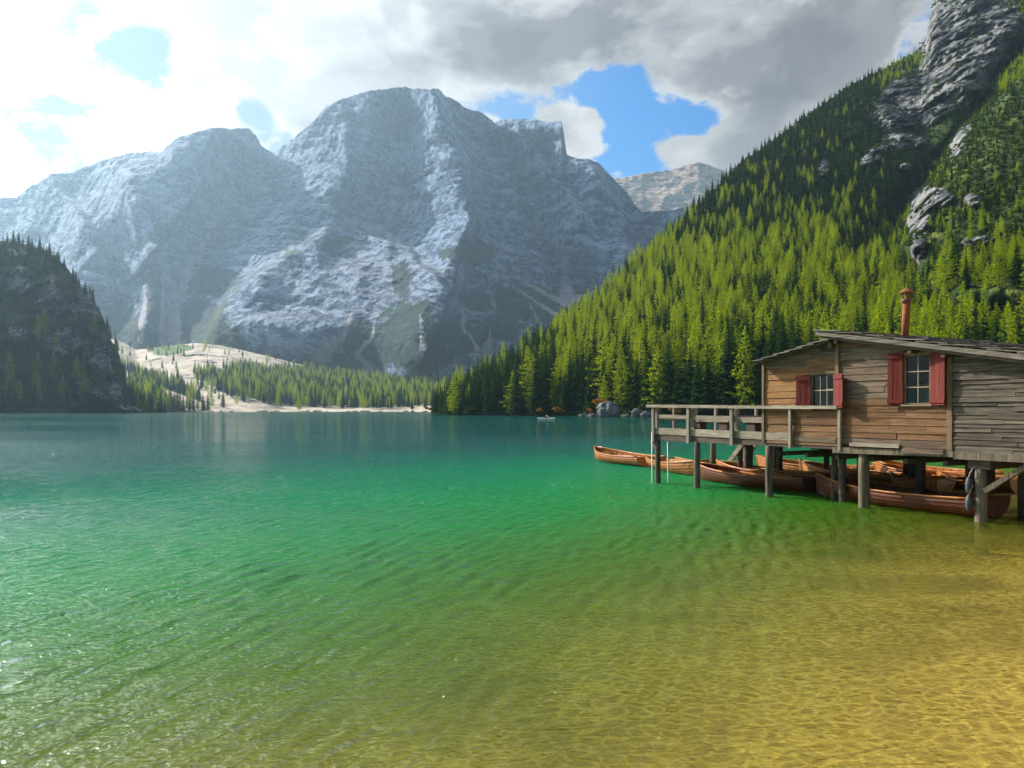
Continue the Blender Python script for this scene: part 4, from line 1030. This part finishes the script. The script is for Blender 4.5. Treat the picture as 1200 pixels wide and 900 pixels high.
MB().box(tq-.2, tq+.25, -.0, 1.8, zf-.3, zf-.14).build('cross_beam', M['beam_dark'], hut)
# fenders hanging on the right-hand post
fl = (('upper grey rubber fender tied to the thick post under the house', .72), ('lower grey rubber fender tied to the thick post near the water', .36))
for l, z in fl:
    o = empty('fender', tuple(hut.matrix_basis @ Vector((0, 0, 0))), 0, l, 'fender')
    o.matrix_basis = Matrix.Translation((X0, Y0, 0)) @ Matrix.Rotation(ROT, 4, 'Z') @ Matrix.Translation((tq-.19, .02, z))
    pts = [(.02*math.sin(u*3.14), -.02, -.17+.34*u) for u in [i/8 for i in range(9)]]
    MB().tube(pts, [.02, .05, .068, .075, .077, .075, .068, .05, .02], 12).build('bumper', M['rubber'], o, True)
    MB().tube([(0, -.02, .16), (.06, -.06, .26), (.10, -.03, .36)], .010, 6).build('rope', M['rope'], o)
# ------------------------------------------------------------------ deck on stilts in front
deck = empty('deck', (X0, Y0, 0), ROT, 'weathered wooden deck on log stilts with a plank railing left of the boathouse', 'deck')
tL = T_(764); tR = tB
zr0, zr1 = TZ(764, 475.5)[1], TZ(983, 477)[1]
def zl(t, a, b): return a+(b-a)*(t-tL)/(tR-tL)        # follow the sagging structure
def run(name, y0, y1, rows, mat, ta, tb, parent=deck):
    (za0, za1), (zb0, zb1) = rows
    return MB().prism([(ta, zl(ta, za0, zb0)), (tb, zl(tb, za0, zb0)), (tb, zl(tb, za1, zb1)), (ta, zl(ta, za1, zb1))], y0, y1).build(name, M[mat], parent)
def pz(pyL, pyR): return (TZ(764, pyL)[1], TZ(983, pyR)[1])
def rows(topL, botL, topR, botR): return ((TZ(764, botL)[1], TZ(764, topL)[1]), (TZ(983, botR)[1], TZ(983, topR)[1]))
rail = empty('railing', parent=deck)
R1 = rows(474.2, 477.4, 475.6, 480.0); t1 = T_(857)
run('top_rail', -.16, .04, R1, 'rail', tL-.10, t1, rail); run('top_rail', -.155, .045, rows(474.8, 478.0, 475.4, 479.4), 'rail', t1+.004, tR+.06, rail)
R2 = rows(485.5, 489.8, 490.5, 496); run('mid_rail', -.045, -.005, R2, 'rail', T_(773), T_(857)-.01, rail); run('mid_rail', -.043, -.003, rows(486.3, 490, 491, 496.3), 'rail', T_(857), tA-.03, rail)
R3 = rows(501, 508.5, 509.5, 519.5); run('kick_board', -.05, -.01, R3, 'rail', T_(767), T_(806), rail); run('kick_board', -.052, -.012, R3, 'rail', T_(806)+.01, T_(857)-.01, rail); run('kick_board', -.05, -.01, R3, 'rail', T_(857), T_(925), rail)
run('kick_board', -.055, -.024, rows(503.5, 508.5, 513, 519.5), 'wall_grey', T_(926), tR-.04, rail)
for px, w, ya in ((764.5, .10, -.12), (769, .08, .05), (805.5, .10, -.13), (811.5, .12, .10), (856.5, .10, -.13), (863, .10, .10), (925, .07, -.13), (983, .08, -.13)):
    s = ya; t = T_(px, s); zz = zl(t, *pz(512 if s < 0 else 506, 524)); zt = zl(t, *pz(477.5, 480))
    zb2 = zl(t, *pz(517, 528)) if s < 0 else zz
    MB().box(t-w/2, t+w/2, s, s+.07, zb2, zt).build('rail_post', M['rail_v'], rail)
DD = 5.2
zd = zl(tL, *pz(508.5, 519.5)); zdR = zl(tR, *pz(508.5, 519.5))
def zdk(t): return zl(t, zd, zdR)
# deck boards run back from the front edge
t = tL
while t < tA-.03:
    w = .19; e_ = min(t+w, tA-.03)
    MB().add([(x, y, zdk(x)+z) for x in (t+.003, e_-.003) for y in (.0, DD) for z in (-.04+jr.uniform(-.004, .0), 0)], [(0, 1, 3, 2), (4, 6, 7, 5), (0, 4, 5, 1), (2, 3, 7, 6), (1, 5, 7, 3), (0, 2, 6, 4)]).build('deck_board', M['wall_grey'], deck); t = e_
run('edge_beam', -.03, .12, rows(509.2, 515.8, 520.4, 526.5), 'beam_dark', tL+.06, tR+.05)
for s in (1.7, 3.4, 5.0): run('edge_beam', s-.07, s+.07, rows(510.5, 515, 520.5, 525), 'beam_dark', tL+.05, tA-.05)
t = tL+.35
while t < tR: 
    MB().box(t-.04, t+.04, .13, DD-.1, zdk(t)-.17, zdk(t)-.046).build('joist', M['beam_dark'], deck); t += .62
# side and rear railing
zt = zl(tL, *pz(475, 479)); sr = empty('railing', parent=deck)
for s in (.85, 1.75, 2.6, 3.5, 4.4, DD): MB().box(tL, tL+.08, s-.04, s+.04, zd-.1, zt-.04).build('rail_post', M['rail_v'], sr)
MB().box(tL-.03, tL+.11, .06, DD+.05, zt-.045, zt+.0).build('top_rail', M['rail'], sr)
MB().box(tL+.02, tL+.05, .14, DD, zd+.42, zd+.55).build('mid_rail', M['rail'], sr)
br = empty('railing', parent=deck); t = tL+.9
while t < tA: MB().box(t-.04, t+.04, DD-.03, DD+.05, zdk(t)-.1, zl(t, zt, zt-.03)-.05).build('rail_post', M['rail_v'], br); t += .95
MB().prism([(tL+.12, zt-.05), (tA, zt-.08), (tA, zt-.02), (tL+.12, zt+.0)], DD-.04, DD+.07).build('top_rail', M['rail'], br)
MB().prism([(tL+.12, zd+.42), (tA, zdR+.42), (tA, zdR+.56), (tL+.12, zd+.56)], DD-.07, DD-.035).build('mid_rail', M['rail'], br)
# log stilts
for px, s, r in ((771, .05, .085), (817, .02, .092), (901.5, .0, .10)):
    t = T_(px, s); log(t, s, r, zdk(t)-.15, parent=deck)
for px, py, r, m in ((836, 547, .10, 'post'), (877, 552, .15, 'beam_dark'), (782, 540, .05, 'post')):
    Yp = None
    # stand on the line where the base shows
    for s in [q*.1 for q in range(0, 60)]:
        t = T_(px, s); Yq = Y0-.87*t+.494*s
        if Yq >= CH*F/(py+10-HY): break
    if r > .06: log(t, s, r, zdk(t)-.17, mat=m, parent=deck)
log(T_(914, 3.4), 3.4, .09, zdk(tA)-.17, mat='beam_dark', parent=deck); log(tL+.3, 3.4, .09, zd-.17, parent=deck); log(tL+.3, 5.0, .09, zd-.17, mat='beam_dark', parent=deck); log(tL+2.4, 5.0, .09, zd-.17, mat='beam_dark', parent=deck)
MB().bar((tL+.02, -.03, zd-.22), (T_(771)+.02, -.03, zd-.45), .09, .09).build('bracket', M['post'], deck)
def wp(t, s, z=0): return (X0+DX*t+.87*s, Y0+DY*t+.494*s, z)
# thin mooring poles left of the deck
for l, px, s, top in (('thin pale mooring pole at the outer corner of the deck', 764, -.16, 1.55), ('thin pale mooring pole between the first two stilts', 782.5, .5, 1.25)):
    t = T_(px, s); o = link('mooring_pole', MB().tube([(0, 0, -1.2), (.01, 0, .3), (0, 0, top)], [.022, .02, .018], 8).mesh('mooring_pole', M['white'], True)); o.location = wp(t, s); tag(o, l, 'pole')
# benches on the deck
def bench(t, s, L, label, rz=0):
    o = empty('bench', wp(t, s, zdk(t)), ROT+rz, label, 'bench', 'benches on the deck')
    MB().box(-L/2, L/2, -.17, .17, .38, .44).build('seat', M['rail'], o)
    for x in (-L*.34, L*.34): MB().box(x-.17, x+.17, -.13, .13, 0, .38).build('leg', M['beam_dark'], o)
bench(tL+1.05, 1.5, 1.7, 'plank bench with block legs nearest the outer corner of the deck')
bench(tL+2.6, 2.3, 1.9, 'plank bench with block legs in the middle of the deck')
bench(tA-.8, 1.6, 1.4, 'plank bench with block legs beside the boathouse wall')
# gangway and floating pontoon behind the stilts
gw = empty('gangway', wp(0, 0), ROT, 'sloping plank gangway leading down from the deck to the pontoon', 'gangway')
a_, b_ = (T_(850, 3.3), 3.3, .34), (T_(878, 3.3), 3.3, zd-.05)
for dy in (0, .62): MB().bar((a_[0], a_[1]+dy, a_[2]), (b_[0], b_[1]+dy, b_[2]), .06, .15).build('side_rail', M['rail'], gw)
for k in range(9):
    q = Vector(a_).lerp(Vector(b_), (k+.5)/9); MB().box(q.x-.075, q.x+.075, 3.34, 3.9, q.z-.02, q.z+.015).build('tread', M['rail'], gw)
pt = empty('pontoon', wp(0, 0), ROT, 'low floating plank pontoon between the rowing boats', 'pontoon')
p0, p1 = T_(815, 3.4), T_(905, 3.4)
for dy in range(6): MB().box(p0, p1, 3.05+dy*.19, 3.05+dy*.19+.18, .20, .25+jr.uniform(0, .008)).build('deck_board', M['rail'], pt)
MB().box(p0, p1, 3.06, 3.12, .02, .198).box(p0, p1, 4.1, 4.16, .02, .198).build('float_frame', M['beam_dark'], pt)
# ------------------------------------------------------------------ rowing boats
def boat(name_label, cx, cy, heading, L=4.9, B=1.45, dark=False, D=.52, oars=False, group=None, cut=True):
    m = M['boat_dark'] if dark else M['boat']
    o = empty('rowing_boat', (cx, cy, 0), heading, name_label, 'rowing boat', group or 'wooden rowing boats moored at the boathouse')
    NS, NK = 15, 6
    def half(u):                                       # u 0 stern .. 1 bow
        return B*.5*(max(0, 1-max(0, (u-.42)/.58)**2.3))**.85*(.84+.16*min(1, u/.42)**.7)
    def sheer(u): return D*.66+D*.34*(abs(u-.4)/.6)**2*(1.25 if u > .4 else .6)
    def sec(u, k):                                     # k 0 keel .. 1 sheer
        w = half(u)*(math.sin(min(1, k*1.08)*math.pi/2)**.62); rise = .20*max(0, (u-.75)/.25)**2+.07*(1-u)**3
        return w, -.13+rise*(1-k)+(sheer(u)+.13-rise*(1-k)*0)*k**1.15 if k > 0 else (-.13+rise)
    for sgn, nm in ((-1, 'hull_side'), (1, 'hull_side')):
        mb = MB()
        for j in range(NK):
            vs = []
            for i in range(NS):
                u = i/(NS-1); x = -L/2+L*u
                for kk, off in ((j/NK, .014), ((j+1)/NK, .0)):
                    w, z = sec(u, kk); vs.append((x+(.10*kk if u > .97 else 0), sgn*(w+off), z))
            fs = [(2*i, 2*i+2, 2*i+3, 2*i+1) if sgn < 0 else (2*i, 2*i+1, 2*i+3, 2*i+2) for i in range(NS-1)]
            mb.add(vs, fs)
        h = mb.build(nm, m, o)
        md = h.modifiers.new('thickness', 'SOLIDIFY'); md.thickness = .018; md.offset = -1
        g = MB().tube([(-L/2+L*i/(NS-1)+(.10 if i == NS-1 else 0), sgn*(half(i/(NS-1))+.012), sheer(i/(NS-1))+.012) for i in range(NS)], .026, 6)
        g.build('gunwale', M['boat'] if not dark else M['boat'], o, True)
        rb = MB()
        for i in range(2, 13):
            u = i/14; pts = []
            for q in (.25, .5, .75, .98):
                w, z = sec(u, q); pts.append((-L/2+L*u, sgn*(w-.03), z+.01))
            rb.tube(pts, .013, 4)
        rb.build('ribs', M['boat_in'], o)
    hs = half(0); MB().add([(-L/2, -sec(0, k)[0]*(1), sec(0, k)[1]) for k in (0, .2, .4, .6, .8, 1)]+[(-L/2, sec(0, k)[0], sec(0, k)[1]) for k in (1, .8, .6, .4, .2)], [tuple(range(11))]).build('transom', m, o)
    MB().add([(-L/2+.6, -.3, -.02), (L/2-.9, -.22, -.02), (L/2-.9, .22, -.02), (-L/2+.6, .3, -.02)], [(0, 1, 2, 3)]).build('floor_board', M['boat_in'], o)
    for u in (.08, .34, .60, .84):
        w = half(u)*.93; x = -L/2+L*u; MB().box(x-.12, x+.12, -w, w, sheer(u)-.15, sheer(u)-.115).build('seat', M['boat_in'], o)
    MB().bar((L/2+.02, 0, .02), (L/2+.09, 0, sheer(1)+.07), .05, .06).build('stem', m, o)
    if oars:
        for sg in (-1, 1):
            oo = empty('oar', (cx, cy, 0), heading+sg*.10, 'pale oar lying in a rowing boat, its end on the stern seat', 'oar', 'oars in the rowing boats')
            MB().tube([(-1.3, sg*.22, sheer(.3)+.03), (.95, sg*.25, sheer(.6)+.02)], .022, 6).build('shaft', M['boat_in'], oo)
            MB().box(.95, 1.45, sg*.25-.07, sg*.25+.07, sheer(.7)-.005, sheer(.7)+.018).build('blade', M['boat_in'], oo)
    return o
hd = ROT+math.pi                                       # bow pointing away along the deck
def between(a, b): return ((a[0]+b[0])/2, (a[1]+b[1])/2), math.atan2(a[1]-b[1], a[0]-b[0]), math.hypot(a[0]-b[0], a[1]-b[1])
c, h, l = between((3.75, 37.2), (5.55, 32.2)); boat('orange rowing boat lying farthest out, clear of the deck', *c, h, 5.0, 1.5)
c, h, l = between((5.75, 31.6), (6.45, 27.4)); boat('orange rowing boat behind the first two stilts with its bow to the pontoon', *c, h+math.pi, 4.4, 1.4, oars=True)
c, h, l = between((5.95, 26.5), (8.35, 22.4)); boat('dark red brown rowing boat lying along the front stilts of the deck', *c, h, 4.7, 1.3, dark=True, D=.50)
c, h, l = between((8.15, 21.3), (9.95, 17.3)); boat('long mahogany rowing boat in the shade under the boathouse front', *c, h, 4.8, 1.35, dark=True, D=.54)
k = 0
for t, s, l, dk, oa in ((-.1, 3.2, 'orange rowing boat with a heap of oars right behind the dark boat', False, True), (1.2, 5.3, 'orange rowing boat in the sun behind the third stilt', False, True), (-1.5, 6.6, 'orange rowing boat in the back row left of the third stilt', False, False),
                    (3.2, 6.6, 'bright orange rowing boat in the back row under the house floor', False, False), (1.6, 8.3, 'brown rowing boat farthest back behind the boathouse stilts', False, False)):
    p = wp(t, s); boat(l, p[0], p[1], hd+(.10, -.05, .16, .03, -.12)[k], 4.3, 1.3, dark=dk, oars=oa); k += 1
p = wp(3.9, 4.6); boat('orange rowing boat pointing its bow at the viewer under the house', p[0], p[1], math.atan2(-p[1], -p[0]-1.0)+.15, 4.6, 1.5)
# ------------------------------------------------------------------ kayak with paddler, far out in front of the wooded point
kx, kY = (680-CX)/F*178, 178.
kx = (640-CX)/F*190; kY = 190.
ky = empty('kayak', (kx, kY, 0), .15, 'tiny pale kayak out on the lake in front of the wooded point', 'kayak')
n = 13; vs = []
for i in range(n):
    u = i/(n-1); w = .30*math.sin(math.pi*u)**.7+.01
    vs += [(-2.1+4.2*u, w*math.cos(a), .12+.17*math.sin(a)+.10*abs(u-.5)**2*4) for a in [j*math.pi/4 for j in range(8)]]
MB().add(vs, [(i*8+j, i*8+(j+1) % 8, (i+1)*8+(j+1) % 8, (i+1)*8+j) for i in range(n-1) for j in range(8)]).build('hull', M['white'], ky, True)
MB().tube([(-.35, 0, .29), (.4, 0, .29)], [.24, .2], 10).build('cockpit_rim', M['rubber'], ky)
def person():
    V = [(0, 0, .25), (0, 0, .5), (.02, 0, .72), (.03, 0, .84), (.05, 0, .97), (.05, 0, 1.08), (.0, .19, .74), (.12, .30, .55), (.34, .26, .56), (.0, -.19, .74), (.12, -.30, .55), (.34, -.26, .56), (.5, .10, .30), (.5, -.10, .30)]
    E = [(0, 1), (1, 2), (2, 3), (3, 4), (4, 5), (2, 6), (6, 7), (7, 8), (2, 9), (9, 10), (10, 11), (0, 12), (0, 13)]
    rad = [.15, .14, .15, .06, .09, .08, .07, .05, .035, .07, .05, .035, .08, .08]
    me = bpy.data.meshes.new('body'); me.from_pydata(V, E, []); me.materials.append(M['jacket'])
    root = empty('person', (kx, kY, .05), .15, 'person in a dark red jacket paddling the kayak', 'person')
    o = link('body', me, None, root); md = o.modifiers.new('skin', 'SKIN')
    for i, r_ in enumerate(rad): me.skin_vertices[0].data[i].radius = (r_, r_)
    me.skin_vertices[0].data[0].use_root = True; o.modifiers.new('sub', 'SUBSURF').levels = 1
    MB().tube([(.04, 0, 1.02), (.04, 0, 1.10), (.03, 0, 1.17)], [.10, .105, .04], 10).build('hair', M['hair'], root, True)
    MB().tube([(.10, 0, .93), (.12, 0, 1.0), (.11, 0, 1.07)], [.05, .07, .05], 8).build('face', M['skin'], root, True)
person()
pd = empty('paddle', (kx, kY, .05), .15, 'white double paddle held across the kayak', 'paddle')
MB().tube([(.36, -.95, .38), (.36, .95, .78)], .02, 6).build('shaft', M['white'], pd)
for s_ in (-1, 1): MB().box(.34, .38, s_*.95-.02 if s_ > 0 else -1.35, 1.35 if s_ > 0 else -.93, .36 if s_ < 0 else .76, .46 if s_ < 0 else .88).build('blade', M['white'], pd)
# ------------------------------------------------------------------ air
m, nt, out = material('haze_air'); pv = node(nt, 'ShaderNodeVolumePrincipled'); pv.inputs['Color'].default_value = (.50, .76, 1, 1)
pv.inputs['Density'].default_value = HAZE; pv.inputs['Anisotropy'].default_value = .55
nt.links.new(pv.outputs[0], out.inputs['Volume'])
hz = MB().box(-6600, 6600, -700, 6700, -12, 1260).build('haze', m); hz['kind'] = 'stuff'
